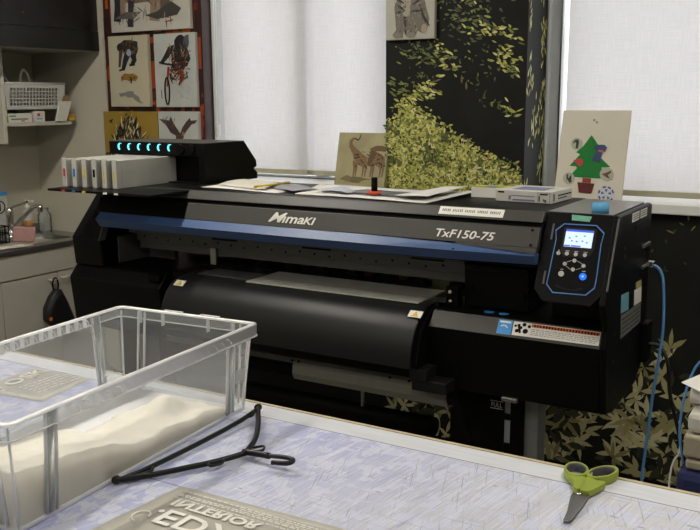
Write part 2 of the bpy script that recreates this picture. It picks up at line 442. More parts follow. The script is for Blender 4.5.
# roller blinds
def blind(x0, x1, y, zb, label):
    zt = HEAD-.05
    t = thing('roller_blind', label, 'blind', ((x0+x1)/2, y, zb), 'roller blinds at the windows')
    b = B((x0, y, zb)); nx, nz = 10, 16; dx = (x1-x0)/nx; dz = (zt-zb)/nz
    for sgn, yy in ((1, y), (-1, y+.0012)):
        g = [[b.v((x0+i*dx, yy+.0015*math.sin(i*1.3+j*.9), zb+j*dz)) for j in range(nz+1)] for i in range(nx+1)]
        for i in range(nx):
            for j in range(nz):
                q = [g[i][j], g[i+1][j], g[i+1][j+1], g[i][j+1]]; b.face(q if sgn > 0 else q[::-1], smooth=True)
        if sgn > 0: break
    b.build('fabric', BLIND, t)
    b = B(); b.box(x0, x1, y-.006, y+.006, zb-.022, zb-.0005); b.build('hem_bar', BARM, t, bevel=.002)
    b = B(); b.lathe([(.022, x0), (.022, x1)], (0, y+.022, zt+.022), 16, axis='x'); b.build('roller_tube', ALU, t)
    return t
bl1 = blind(-2.728, -2.255, 3.372, H-.319, 'white roller blind of the left window beside the bead chain, in front of its neighbour')
blind(-2.33, -1.70, 3.418, H-.322, 'white roller blind of the left window tucked behind its neighbour and the forest pier')
blind(-1.070, 1.40, 3.372, H-.340, 'wide white roller blind of the right window behind the tree board')
b = B((-2.75, 3.352, 1.5))
for xo in (0, .012): b.tube([(-2.756+xo, 3.352, H-.115), (-2.756+xo, 3.352, 2.38)], .0016, 6)
for i in range(90):
    z = H-.115+i*.0105
    for xo in (0, .012): b.lathe([(0, -.003), (.003, 0), (0, .003)], (-2.756+xo, 3.352, z), 6)
ch = b.build('bead_chain', WHITE, bl1)
b = B(); b.box(-2.758, -2.742, 3.345, 3.359, H-.175, H-.115); b.build('chain_weight', WHITE, bl1, bevel=.003)

# ceiling lamps
def lamp(x, y, s):
    t = thing('ceiling_light', 'long flat ceiling light over the room', 'light', (x, y, CZ), 'ceiling lights')
    b = B(); b.box(x-.09, x+.09, y-.64, y+.64, CZ-.05, CZ-.002); b.build('housing', WHITE, t, bevel=.005)
    m = mat_emit('lamp_tube_glow', '#fff9ee', s)
    b = B(); b.box(x-.05, x+.05, y-.61, y+.61, CZ-.062, CZ-.0505); b.build('diffuser', m, t)
lamp(-2.40, 1.75, 46); lamp(.10, 1.75, 26); lamp(-2.40, -.7, 26); lamp(.10, -.7, 26)

# ================================================================ canvases and boards
class Art:
    """a small board: local u to the right, v up, both in metres from the lower left corner of the front face"""
    def __init__(s, name, label, cat, o, U, V, w, h, t, board, bg=None, group=None):
        s.o, s.U, s.V = Vector(o), Vector(U).normalized(), Vector(V).normalized(); s.N = s.U.cross(s.V); s.w, s.h, s.k = w, h, 0
        s.t = thing(name, label, cat, s.o+s.U*w/2-s.N*t*.5, group)
        b = B(); b.prism([s.P(0, 0), s.P(w, 0), s.P(w, h), s.P(0, h)], -s.N*t)
        b.build('board' if board is not ATTR else 'canvas', board if bg is None else [bg], s.t, bevel=.0015)
        s.b = B()
    def P(s, u, v, l=0): return s.o+s.U*u+s.V*v+s.N*l
    def poly(s, pts, col, ab=False):
        s.k += 1; sc = 1 if ab else None
        q = []
        for u, v in pts:
            uu, vv = (u, v) if ab else (u*s.w, v*s.h)
            uu = min(max(uu, .001), s.w-.001); vv = min(max(vv, .001), s.h-.001)
            q.append(s.P(uu, vv, .0004+s.k*1.2e-5))
        s.b.face(q, 0, hx(col) if isinstance(col, str) else col)
    def blob(s, u, v, ru, rv, col, n=14, rot=0, j=0):
        ca, sa = math.cos(rot), math.sin(rot); asp = s.w/s.h; pts = []
        for i in range(n):
            a = 2*PI*i/n; k = 1+R.uniform(-j, j); x, y = ru*k*math.cos(a), rv*k*math.sin(a)/asp*1.0
            y2 = rv*k*math.sin(a)
            pts.append((u+x*ca-y2*sa/asp*1.0, v+x*sa*asp+y2*ca))
        s.poly(pts, col)
    def limb(s, pts, ws, col):
        L, Rr = [], []
        for i, (u, v) in enumerate(pts):
            a = pts[max(i-1, 0)]; c = pts[min(i+1, len(pts)-1)]
            dx, dy = (c[0]-a[0])*s.w, (c[1]-a[1])*s.h; d = math.hypot(dx, dy) or 1
            nx, ny = -dy/d*ws[i], dx/d*ws[i]
            L.append((u+nx/s.w, v+ny/s.h)); Rr.append((u-nx/s.w, v-ny/s.h))
        for i in range(len(pts)-1): s.poly([L[i], L[i+1], Rr[i+1], Rr[i]], col)
    def strokes(s, n, box, cols, l0, l1, w, ang, spread, shape=None):
        for i in range(n):
            u, v = R.uniform(box[0], box[2]), R.uniform(box[1], box[3])
            if shape and not inpoly(u, v, shape): continue
            a = ang+R.gauss(0, spread); L = R.uniform(l0, l1); du, dv = L*math.cos(a)/s.w, L*math.sin(a)/s.h
            s.limb([(u, v), (u+du*.5, v+dv*.5), (u+du, v+dv)], [w*.3, w, w*.2], R.choice(cols))
    def done(s, mt=ATTR): s.b.build('printed_picture', mt, s.t); return s.t
CANV = mat('pale_grey_canvas', '#b3b0a4', .75, var=.05, scale=12, bump=.1)
CANVY = mat('ochre_canvas', '#8d7426', .75, var=.12, scale=9, bump=.1)
CANVB = mat('bluish_grey_canvas', '#adb0aa', .75, var=.06, scale=10, bump=.1)
CANVT = mat('tan_canvas', '#b0a992', .75, var=.06, scale=8, bump=.1)
CANVD = mat('khaki_canvas', '#a49c76', .75, var=.16, scale=11, bump=.1)
G = 'canvas prints on the red patterned wall strip'
YC = YW-.0225
# thick-legged beast, its head out of the frame
th = math.radians(1.2)
a = Art('canvas_print', 'pale canvas print of a big thick-legged grey animal, topmost on the red patterned wall', 'picture', (-3.345, YC, H+.325), (1, 0, 0), (0, 0, 1), .508, .36, .02, CANV, CANV, G)
a.poly([(.05, .42), (.3, .36), (.6, .38), (.8, .45), (.85, .8), (.8, 1), (.05, 1)], '#6c5c4c')
a.blob(.45, .62, .22, .2, '#85735f', j=.06); a.blob(.3, .8, .22, .15, '#5a4b3e', j=.06)
for x, c, w, v0 in ((.10, '#26262c', .022, .14), (.27, '#2c2b30', .018, .06), (.58, '#8b7763', .030, .12), (.70, '#5a4c40', .028, .16)):
    a.limb([(x+.05, .75), (x+.02, .5), (x, .3), (x-.015, v0)], [w*1.5, w*1.3, w, w*1.1], c)
a.limb([(.18, .6), (.17, .35), (.16, .2)], [.022, .018, .016], '#8a7361')
a.blob(.83, .58, .065, .20, '#6f6049', j=.05)
for i in range(6): a.limb([(.785+i*.018, .72), (.79+i*.018, .45)], [.0025, .0025], '#2c261f')
a.poly([(.45, .20), (.6, .14), (.85, .18), (.9, .26), (.78, .36), (.6, .24)], '#3d3a36'); a.poly([(.05, .18), (.3, .16), (.4, .25), (.2, .26)], '#5b5750')
a.strokes(60, (.08, .15, .85, .95), [hx(c) for c in ('#4a3e34', '#9b8871', '#3a322c')], .02, .06, .003, -1.2, .6)
a.limb([(.70, .10), (.80, .12)], [.003, .003], '#8a3b30'); a.done()
# crouching figure and board sketches
a = Art('canvas_print', 'pale canvas print of a crouching figure above an ochre skateboard sketch', 'picture', (-3.374, YC, H-.034), (1, 0, 0), (0, 0, 1), .262, .342, .02, CANVT, CANVT, G)
a.poly([(.28, .88), (.42, .94), (.62, .93), (.76, .91), (.76, .78), (.68, .68), (.55, .74), (.45, .72), (.36, .80), (.24, .80)], '#2c2721')
a.blob(.30, .84, .07, .06, '#1f1b19', j=.1); a.limb([(.33, .8), (.30, .68), (.27, .56)], [.013, .010, .007], '#4a3a2c'); a.limb([(.5, .75), (.42, .64), (.38, .56), (.36, .52)], [.020, .016, .013, .010], '#1e2430')
a.limb([(.62, .75), (.66, .65), (.60, .60)], [.020, .016, .013], '#1c1d26'); a.blob(.53, .76, .06, .05, '#8fa0b0', j=.1)
a.poly([(.26, .50), (.40, .52), (.42, .55), (.26, .53)], '#121214'); a.poly([(.52, .57), (.68, .58), (.66, .62), (.54, .61)], '#17161a')
a.strokes(30, (.35, .72, .72, .92), [hx(c) for c in ('#5d4a33', '#15120f', '#7a5d3c')], .01, .03, .003, .4, .8)
a.poly([(.30, .49-.06), (.40, .49-.02), (.68, .47-.02), (.74, .42), (.68, .36), (.42, .38), (.30, .40)], '#8a6a2c')
a.limb([(.32, .42), (.32, .36)], [.004, .003], '#33291a'); a.limb([(.55, .41), (.56, .33)], [.007, .004], '#33291a'); a.strokes(14, (.32, .38, .7, .46), [hx('#5d4618')], .01, .03, .002, 0, .4)
a.poly([(.22, .19), (.36, .20), (.48, .22), (.60, .22), (.62, .18), (.74, .14), (.78, .07), (.86, .05), (.78, .045), (.66, .08), (.58, .13), (.44, .13), (.40, .16), (.26, .14)], '#7d7a74'); a.done()
# rider on a bicycle
a = Art('canvas_print', 'blue-grey canvas print of a dark cyclist riding head on, right of the crouching figure', 'picture', (-3.070, YC, H-.036), (1, 0, 0), (0, 0, 1), .257, .343, .02, CANVB, CANVB, G)
a.blob(.66, .84, .16, .14, '#1d1c1e', j=.05); a.blob(.80, .88, .08, .10, '#4b4d50', j=.2)
a.limb([(.56, .82), (.40, .78), (.28, .68), (.17, .60)], [.012, .018, .013, .009], '#232326')
a.limb([(.74, .78), (.80, .65), (.74, .56)], [.02, .022, .015], '#28272a')
a.poly([(.46, .80), (.72, .80), (.78, .62), (.70, .46), (.52, .44), (.42, .56)], '#2a2723')
a.strokes(190, (.38, .36, .78, .80), [hx(c) for c in ('#0f0f10', '#2b2927', '#7a2a1c', '#1c1b1b', '#8f8668', '#45413c', '#141414')], .01, .04, .003, 1.1, .9)
a.limb([(.13, .615), (.30, .59), (.50, .57)], [.005, .004, .004], '#161616')
a.limb([(.36, .55), (.33, .40), (.31, .28)], [.007, .006, .004], '#8e2b1d'); a.limb([(.62, .50), (.70, .40), (.60, .30)], [.012, .010, .006], '#6e2a1e')
for i in range(26):
    t0, t1 = 2*PI*i/26, 2*PI*(i+1)/26
    a.limb([(.305+.055*math.cos(t0), .22+.185*math.sin(t0)), (.305+.055*math.cos(t1), .22+.185*math.sin(t1))], [.0045, .0045], '#141313')
a.limb([(.17, .12), (.16, .24)], [.002, .002], '#444444'); a.strokes(16, (.6, .1, .9, .3), [hx('#9b9d97')], .01, .03, .002, 1.5, .9); a.done()
# striped mound
a = Art('canvas_print', 'ochre yellow canvas print with a black and cream striped mound', 'picture', (-3.434, YC, H-.334), (1, 0, 0), (0, 0, 1), .367, .276, .02, CANVY, CANVY, G)
sh = [(.10, 0), (.12, .4), (.25, .62), (.40, .80), (.5, .92), (.6, .80), (.68, .62), (.72, .45), (.95, .30), (1, .1), (1, 0)]
a.poly(sh, '#6d5a2a'); a.strokes(520, (.05, .0, 1, .95), [hx(c) for c in ('#14120d', '#1b1812', '#cfc6a2', '#2b241a', '#b5a877')], .02, .06, .0045, 1.3, .5, sh)
a.limb([(.14, .82), (.20, .86)], [.006, .003], '#1a150c'); a.limb([(.44, .93), (.47, .97)], [.005, .002], '#1a150c'); a.done()
# bird
a = Art('canvas_print', 'small bluish grey canvas print of a brown bird with raised wings', 'picture', (-3.062, YC, H-.334), (1, 0, 0), (0, 0, 1), .252, .277, .02, CANVB, CANVB, G)
a.poly([(.02, 0.871), (.12, 0.809), (.2, 0.760), (.30, 0.636), (.46, 0.574), (.56, 0.611), (.48, 0.698), (.40, 0.784), (.32, 0.921), (.28, 0.846), (.16, 0.859)], '#3d2e2b')
a.poly([(.52, 0.586), (.60, 0.722), (.70, 0.822), (.80, 0.896), (.82, 0.846), (.98, 0.859), (.92, 0.797), (.84, 0.784), (.74, 0.698), (.62, 0.586)], '#43332e')
a.poly([(.44, 0.611), (.58, 0.623), (.64, 0.574), (.56, 0.474), (.42, 0.487)], '#463428'); a.blob(.62, .62, .035, .04, '#8a6a3c')
a.strokes(60, (.1, .5, .9, .95), [hx(c) for c in ('#6b5348', '#251c1a')], .01, .04, .002, 1, .8, [(.05, 0.846), (.3, 0.648), (.5, 0.586), (.55, 0.611), (.44, 0.772), (.32, 0.896)]); a.done()
# seated cat on the pier
a = Art('canvas_print', 'pale canvas print of a seated tabby cat hung on the forest wall', 'picture', (-1.801, YW-.0225, H+.232), (1, 0, 0), (0, 0, 1), .219, .32, .02, CANV, CANV)
a.poly([(.18, .62), (.24, .50), (.18, .40), (.22, .12), (.14, .06), (.20, .02), (.36, .02), (.40, .18), (.42, .04), (.60, .02), (.64, .06), (.66, .10), (.78, .06), (.86, .12), (.90, .24), (.84, .36), (.78, .52), (.72, .66), (.6, .80), (.3, .80)], '#6f6a5e')
a.blob(.45, .86, .20, .13, '#6f6a5e'); a.blob(.42, .45, .11, .17, '#a49d8a', j=.05)
a.poly([(.37, .28), (.43, .28), (.43, .06), (.40, .06)], '#35322d')
for (x, y, L, an) in [(.22, .50, .04, -.5), (.25, .42, .04, -.6), (.22, .33, .035, .1), (.54, .48, .05, .5), (.56, .42, .05, .5), (.54, .34, .04, 0), (.60, .55, .05, .6), (.70, .42, .05, -1.2), (.74, .34, .05, -1.2), (.78, .28, .05, -1.0), (.24, .58, .04, -.6), (.34, .62, .04, -1.4), (.5, .6, .04, 1.2)]:
    a.limb([(x, y), (x+L*math.cos(an)/.219*.5, y+L*math.sin(an)/.32*.5), (x+L*math.cos(an)/.219, y+L*math.sin(an)/.32)], [.002, .005, .002], '#2e2b27')
a.strokes(170, (.15, .05, .9, .8), [hx(c) for c in ('#3b3732', '#8f897a', '#524d44', '#a8a291')], .006, .02, .0014, 1.4, .6, [(.2, .62), (.2, .05), (.62, .05), (.88, .15), (.84, .36), (.7, .7)])
a.blob(.25, .05, .09, .035, '#7d7768'); a.blob(.53, .05, .10, .035, '#847e70'); a.blob(.80, .12, .06, .06, '#9a927c'); a.done()
# two antelopes, leaning on the left window's sill
bot = Vector((-2.053, 3.270, SILLZ+.0005)); lean = Vector((.0, .055, .245)).normalized(); U = Vector((1, -.02, 0)).normalized()
a = Art('canvas_print', 'khaki canvas print of two antelopes leaning on the left window sill', 'picture', bot, U, lean, .250, .236, .018, CANVD, CANVD)
for dx, s in ((0, 1), (.34, 1)):
    a.poly([(.30+dx, .66), (.40+dx, .70), (.54+dx, .60), (.62+dx, .56), (.62+dx, .40), (.52+dx, .38), (.42+dx, .44), (.34+dx, .54)], '#7a5f3c')
    for x in (.37, .41, .55, .60): a.limb([(x+dx, .48), (x+dx+.01, .34), (x+dx, .20)], [.010, .005, .003], '#77603f')
    a.strokes(20, (.32+dx, .4, .62+dx, .66), [hx('#332413'), hx('#8a6d42')], .01, .03, .003, -.5, .6)
a.limb([(.35, .66), (.27, .76), (.26, .84), (.32, .90)], [.014, .010, .008, .005], '#7a5f3c'); a.blob(.28, .86, .03, .03, '#7a5f3c')
a.limb([(.33, .90), (.40, .86), (.44, .92), (.45, .98)], [.003, .003, .0025, .001], '#2c2112')
a.limb([(.68, .66), (.78, .72), (.90, .72), (.98, .70)], [.014, .012, .012, .010], '#6a5030'); a.limb([(.75, .66), (.68, .5), (.66, .40)], [.016, .012, .006], '#5c4429')
a.blob(.45, .14, .3, .05, '#6f6540', j=.2); a.blob(.75, .10, .2, .05, '#a39868', j=.2); a.blob(.25, .16, .1, .05, '#7b7048', j=.2)
a.done()
# Christmas tree board on the right sill
bot = Vector((-1.073, 3.270, SILLZ+.0005)); lean = Vector((0, .085, .330)).normalized()
a = Art('display_board', 'cream board with a felt green tree and round badges, standing on the right sill', 'board', bot, (1, 0, 0), lean, .253, .337, .012, BOARD)
def au(px, py): return (px-20)/330.0*.0+ (px/1.0), py
W_, H_ = .253, .337
def q(pts):           # points read on the board's face: left edge drifts a little as it leans
    out = []
    for x, y in pts:
        v = 1-(y-48)/(478-48.); l = 22+40*v; r = 352+38*v
        out.append(((x-l)/(r-l), v))
    return out
a.b2 = B()
def put(name, pts, mt, t=.0015, lift=.0003):
    b = B(); b.prism([a.P(u*W_, v*H_, lift) for u, v in q(pts)], a.N*t); return b.build(name, mt, a.t)
put('tree_cutout', [(204, 168), (238, 215), (225, 222), (255, 262), (243, 268), (298, 318), (255, 322), (262, 340), (306, 374), (250, 374), (130, 372), (98, 372), (137, 328), (131, 320), (100, 318), (150, 262), (130, 252), (165, 222)], FELT)
put('tree_trunk', [(166, 374), (207, 376), (205, 398), (164, 396)], POTT)
put('tree_pot', [(141, 396), (223, 400), (209, 448), (149, 445)], POT, .003)
put('red_hat_cutout', [(118, 292), (150, 282), (166, 288), (164, 312), (152, 320)], RED, .002, .0018)
put('blue_shirt_cutout', [(219, 222), (236, 214), (268, 214), (281, 226), (270, 248), (262, 246), (246, 298), (208, 292), (232, 240), (224, 238)], mat('navy_shirt_print', '#33416f', .7, var=.2, scale=60), .002, .0018)
put('shirt_print', [(240, 238), (266, 243), (264, 251), (238, 246)], ORANGE, .0006, .0040)
def badge(cx, cy, r, mt, pts, dk):
    put('badge', [(cx+r*math.cos(2*PI*i/22), cy+r*math.sin(2*PI*i/22)) for i in range(22)], mt, .0015, .0005)
    for p in pts: put('badge_picture', [(cx+x*r, cy-y*r) for x, y in p], dk, .0004, .0021)
BADG = mat('pale_green_badge', '#a9ad98', .5, var=.06); DKB = mat('dark_badge_print', '#2a2728', .6, var=.2); BRB = mat('brown_badge_print', '#5d3a2e', .6, var=.3)
badge(133, 212, 29, BADG, [[(-.5, .6), (.2, .8), (.4, .3), (.2, -.8), (-.2, -.7), (-.1, .1)], [(-.7, .3), (-.3, .5), (-.4, 0)]], DKB)
badge(98, 380, 29, BADG, [[(-.4, .7), (-.1, .7), (-.1, 0), (.4, .7), (.5, -.6), (.1, -.7), (-.3, -.1), (-.4, -.6)]], DKB)
badge(281, 353, 33, BADG, [[(-.7, 0), (.1, .3), (.7, .6), (.6, .2), (.2, -.1), (.5, -.6), (.1, -.5), (-.4, -.2)]], BRB)
WBAD = mat('white_badge', '#c9cbd2', .5, var=.04); BLB = mat('blue_badge_print', '#3a5088', .6, var=.2)
ring = [[(.95*math.cos(t), .95*math.sin(t)), (.95*math.cos(t+.45), .95*math.sin(t+.45)), (.75*math.cos(t+.45), .75*math.sin(t+.45)), (.75*math.cos(t), .75*math.sin(t))] for t in (0.2, .9, 1.6, 2.6, 3.4, 4.3, 5.3)]
sp = [[(.2*math.cos(t), .2*math.sin(t)), (.6*math.cos(t+.3), .6*math.sin(t+.3)), (.6*math.cos(t-.3), .6*math.sin(t-.3))] for t in (.3, 1.55, 2.8, 4.05, 5.3)]
badge(281, 448, 42, WBAD, ring+sp, BLB)
for x, y in ((215, 96), (228, 106)): a.blob(*q([(x, y)])[0], .018, .014, '#8f897a')
a.blob(*q([(304, 375)])[0], .012, .009, '#2a2a26')
a.done()

# ================================================================ the printer
PR = thing('large_format_printer', 'long black wide format printer with a blue stripe standing under the windows', 'printer', (-1.58, 2.5, 0))
Z = lambda *p: [(y, H+z) for y, z in p]
def pz(name, prof, x0, x1, mt, bev=.004, label=None, parent=PR):
    b = B(); b.yz(Z(*prof), x0, x1); return b.build(name, mt, parent, bev, label)
XL, XR, XT, XA0, XA1 = -2.59, -.585, -.78, -2.14, -1.10
# upper body
pz('top_cover', [(2.322, -.305), (2.299, -.332), (2.40, -.332), (2.42, -.326), (2.70, -.326), (2.70, -.305)], -2.44, XT-.003, GREYC, .003)
pz('body_shell', [(2.312, -.333), (2.305, -.345), (2.275, -.452), (2.36, -.466), (2.66, -.466), (2.66, -.333)], -2.44, XT-.003, BLACKM, .003)
pz('front_cover', [(2.291, -.345), (2.267, -.3975), (2.287, -.3975), (2.30, -.345)], -2.022, XT-.004, GREYC, .002)
pz('shaded_cover_end', [(2.293, -.345), (2.269, -.3975), (2.287, -.3975), (2.30, -.345)], -2.44, -2.024, BLACK, .002)  # black paints the cartridge shelf's shadow onto the cover's left end
b = B()                                             # blue stripe: pale upper facet tapering out to the right, dark lower facet
hi = [(-2.42, -.398), (-1.30, -.398), (-1.02, -.402), (-.784, -.4135)]
lo = [(-2.42, -.421), (-1.30, -.421), (-1.02, -.418), (-.784, -.4140)]
bt = [(-2.42, -.449), (-1.30, -.449), (-1.02, -.447), (-.784, -.441)]
def yv(z): return 2.264+(z+.4)*.35
for i in range(3):
    A = [(hi[i], 2.267), (hi[i+1], 2.267), (lo[i+1], 2.243), (lo[i], 2.243)]
    b.face([(p[0], y, H+p[1]) for p, y in A][::-1], 0)
    A = [(lo[i], 2.243), (lo[i+1], 2.243), (bt[i+1], 2.264), (bt[i], 2.264)]
    b.face([(p[0], y, H+p[1]) for p, y in A][::-1], 0)
    A = [(bt[i], 2.264), (bt[i+1], 2.264), (bt[i+1], 2.280), (bt[i], 2.280)]
    b.face([(p[0], y, H+p[1]) for p, y in A][::-1], 0)
    A = [(hi[i], 2.285), (hi[i+1], 2.285), (hi[i+1], 2.267), (hi[i], 2.267)]
    b.face([(p[0], y, H+p[1]) for p, y in A][::-1], 0)
for k in (0, 3):
    b.face([(P[k][0], y, H+P[k][1]) for P, y in ((hi, 2.267), (lo, 2.243), (bt, 2.264), (bt, 2.28), (hi, 2.285))][::(1 if k else -1)], 0)
b.build('blue_stripe', BLUE, PR)
# a fill piece between the right end of the grey cover and the dipping stripe
b = B(); b.prism([(-1.02, 2.268, H-.3975), (-.786, 2.268, H-.3975), (-.786, 2.262, H-.4125), (-1.02, 2.266, H-.4015)], (0, .02, 0)); b.build('cover_corner', GREYC, PR)
CP = Plane((2.291, H-.345), (2.267, H-.3975))
for body, x, size, w, sh in (('M', -1.675, .046, .068, .50), ('\u0131ma', -1.622, .043, .082, .25), ('KI', -1.541, .033, .043, .25)):
    text_on('brand_lettering', body, size, CP.P(x, H-.3835, .0004), (1, 0, 0), CP.V, WHITE, PR, shear=sh, bold=.0006, width=w)
text_on('model_lettering', 'TxF150-75', .033, CP.P(-1.086, H-.3865, .0004), (1, 0, 0), CP.V, WHITE, PR, shear=.22, bold=.0004, width=.178)
b = B(); CP2 = Plane((2.322, H-.305), (2.299, H-.332)); CP2.slab(b, [(-1.093, H-.3065), (-.897, H-.3065), (-.897, H-.3265), (-1.093, H-.3265)], .0008, .0004); lb = b.build('paper_label', WHITE, PR, label='white printed paper label')
b = B()
for i in range(34):
    x = -1.083+i*.0054
    if i % 7 == 5: continue
    CP2.slab(b, [(x, H-.3125), (x+R.uniform(.002, .004), H-.3125), (x+.003, H-.319), (x, H-.319)], .0003, .0013)
b.build('label_print', CARTD, lb)
for x, z in ((-.805, -.352), (-.803, -.390)):
    b = B(); CP.disc(b, x, H+z, .004, .0015, 0); b.build('screw', BLACKM, PR)
b = B(); b.lathe([(.0045, 0), (.0045, .003)], (-1.02, 2.248, H-.416), 10, axis='y'); b.build('stripe_screw', BLACKM, PR)
# left wing and lower left housing
pz('left_wing', [(2.70, -.305), (2.455, -.305), (2.280, -.500), (2.290, -.607), (2.70, -.607)], XL, -2.44, BLACK, .006)
b = B(); b.prism([(-2.4385, 2.30, H-.43), (-2.4385, 2.268, H-.505), (-2.4385, 2.30, H-.505), (-2.4385, 2.33, H-.43)], (.004, 0, 0)); b.build('wing_trim', STEELD, PR)
pz('left_housing', [(2.70, -.607), (2.295, -.607), (2.258, -.650), (2.278, -.832), (2.36, -.85), (2.59, -.835), (2.70, -.78)], XL, XA0, BLACK, .004)
b = B(); b.box(-2.20, -2.146, 2.262, 2.32, H-.628, H-.605); b.build('housing_latch', BLACKM, PR, .003)
b = B(); b.box(-2.435, -2.43, 2.36, 2.6, H-.60, H-.50); b.box(-2.43, -2.30, 2.52, 2.54, H-.60, H-.50); b.build('service_plate', STEELD, PR)
# carriage rail with holes and the dark gap behind it
b = B(); b.box(-2.38, -1.045, 2.405, 2.46, H-.516, H-.468); b.box(-2.40, -1.045, 2.385, 2.405, H-.486, H-.470); b.build('carriage_rail', STEELD, PR, .002)
for i in range(22):
    x = -2.34+i*.058
    b = B(); b.lathe([(.004, 0), (.004, .002)], (x, 2.4035, H-.497-(i % 3)*.004), 8, axis='y'); b.build('rail_hole', BLACKM, PR)
for x in (-2.0, -1.62, -1.22):
    b = B(); b.box(x, x+.11, 2.383, 2.3855, H-.482, H-.476); b.build('rail_slot', BLACKM, PR)
b = B(); b.box(-2.38, -1.045, 2.42, 2.455, H-.545, H-.516); b.build('rail_lower_flange', STEELD, PR, .002)
b = B(); b.box(-2.025, -2.0, 2.40, 2.41, H-.575, H-.517); b.build('rail_bracket', STEEL, PR, .001)
b = B(); b.box(-2.38, -1.30, 2.683, 2.699, H-.5965, H-.4665); b.build('slot_blackout', BLACKM, PR)  # added black panel, keeps the open slot at the rear dark
# pinch rollers along the slot
for i in range(8):
    x = -1.98+i*.125
    b = B(); b.box(x-.012, x+.012, 2.50, 2.60, H-.556, H-.540); b.lathe([(.012, -.02), (.012, .02)], (x, 2.50, H-.578), 12, axis='x'); b.box(x-.030, x+.005, 2.48, 2.50, H-.575, H-.562)
    b.build('pinch_roller', BLACKM, PR)
for i, x in enumerate((-1.73, -1.47, -1.34)):
    b = B(); b.box(x, x+.022, 2.53, 2.55, H-.585, H-.566); b.box(x+.022, x+.04, 2.53, 2.55, H-.572, H-.562); b.build('red_glimpse', mat('dull_red_glimpse', '#6d3832', .6, var=.1), PR)  # added red bits standing in for the wall print glimpsed through the slot
# platen, film plates, body under it
pz('platen', [(2.33, -.597), (2.70, -.597), (2.70, -.72), (2.62, -.80), (2.36, -.80), (2.30, -.70)], XA0, XA1, BLACKM, .003)
b = B(); b.box(-2.02, -1.80, 2.325, 2.43, H-.597, H-.5945); b.build('platen_plate', STEELD, PR, label='narrow dull plate left of the brighter film plate')
b = B(); b.box(-1.785, -1.15, 2.292, 2.345, H-.596, H-.5915); b.box(-1.785, -1.15, 2.35, 2.48, H-.596, H-.5915); b.build('film_plate', SILVER, PR, label='pale silver film plate with a groove')
b = B()
for i in range(14): b.box(-1.145+(i % 7)*.012, -1.138+(i % 7)*.012, 2.35+(i//7)*.03, 2.37+(i//7)*.03, H-.597, H-.594)
b.build('vent_slots', STEELD, PR)
# curved apron
prof = [(2.40, -.596), (2.335, -.5965), (2.285, -.601), (2.245, -.614), (2.212, -.640), (2.190, -.676), (2.178, -.715), (2.174, -.760)]
b = B(); x0, x1 = -2.065, -1.115
fine = catmull([Vector((0, y, z)) for y, z in prof], 5)
for off, fl in ((0, False), (.006, True)):
    vv = []
    for i, p in enumerate(fine):
        t = (fine[min(i+1, len(fine)-1)]-fine[max(i-1, 0)]).normalized(); nn = Vector((0, t.z, -t.y))
        pp = p-nn*off if nn.z < 0 or nn.y > 0 else p+nn*off*-1
        vv.append([b.v((x, pp.y+(off if True else 0)*.9, H+pp.z-(off*.3))) for x in (x0, x1)])
    for i in range(len(vv)-1):
        qd = [vv[i][0], vv[i][1], vv[i+1][1], vv[i+1][0]]; b.face(qd if fl else qd[::-1], smooth=True)
b.build('curved_apron', CHAR, PR)
b = B(); b.yz(Z((2.40, -.602), (2.30, -.606), (2.225, -.65), (2.192, -.75), (2.215, -.785), (2.36, -.80), (2.40, -.70)), -2.085, -1.103); b.build('apron_core', BLACKM, PR, .004)
AP = Plane((2.262, H-.605), (2.212, H-.640))
for x in (-2.045, -1.150):
    b = B(); AP.slab(b, [(x, H-.6125), (x+.042, H-.6125), (x+.042, H-.627), (x, H-.627)], .0012, .008); s_ = b.build('warning_sticker', WHITE, PR, label='white sticker with a yellow warning triangle')
    b = B(); AP.slab(b, [(x+.010, H-.6255), (x+.033, H-.6255), (x+.0215, H-.614)], .0006, .0094); b.build('warning_triangle', YELLOW, s_)
# lower roll, guide and bracket
b = B(); b.lathe([(.024, -2.08), (.024, -1.12)], (0, 2.225, H-.776), 20, axis='x'); b.build('heater_bar', BLACKM, PR)
b = B(); b.box(-2.15, -1.06, 2.28, 2.30, H-.842, H-.822); b.build('guide_bar', STEELD, PR, .003)
b = B()
gp = [(2.285, -.824), (2.274, -.845), (2.270, -.872), (2.280, -.893), (2.31, -.904), (2.35, -.90)]
b.prism([(-1.59, y, H+z) for y, z in gp]+[(-1.59, y+.004, H+z+.003) for y, z in gp[::-1]], (.545, 0, 0)); b.build('paper_guide', mat('grey_guide_sheet', '#75746b', .5, var=.06), PR)
for x in (-1.595, -1.57, -1.235, -1.17):
    b = B(); b.lathe([(.004, 0), (.004, .004)], (x, 2.276, H-.832), 10, axis='y'); b.build('guide_screw', BLACKM, PR)
b = B(); b.box(-1.35, -1.343, 2.30, 2.31, H-.95, H-.885); b.build('guide_stay', STEEL, PR)
b = B(); b.box(-1.13, -1.075, 2.20, 2.27, H-.80, H-.765); b.box(-1.13, -1.02, 2.215, 2.30, H-.835, H-.80); b.build('roll_bracket', CHAR, PR, .003)
b = B(); b.prism([(-1.045, 2.28, H-.83), (-1.02, 2.28, H-.83), (-.955, 2.28, H-1.02), (-.985, 2.28, H-1.02)], (0, .02, 0)); b.build('bracket_strut', BLACKM, PR)
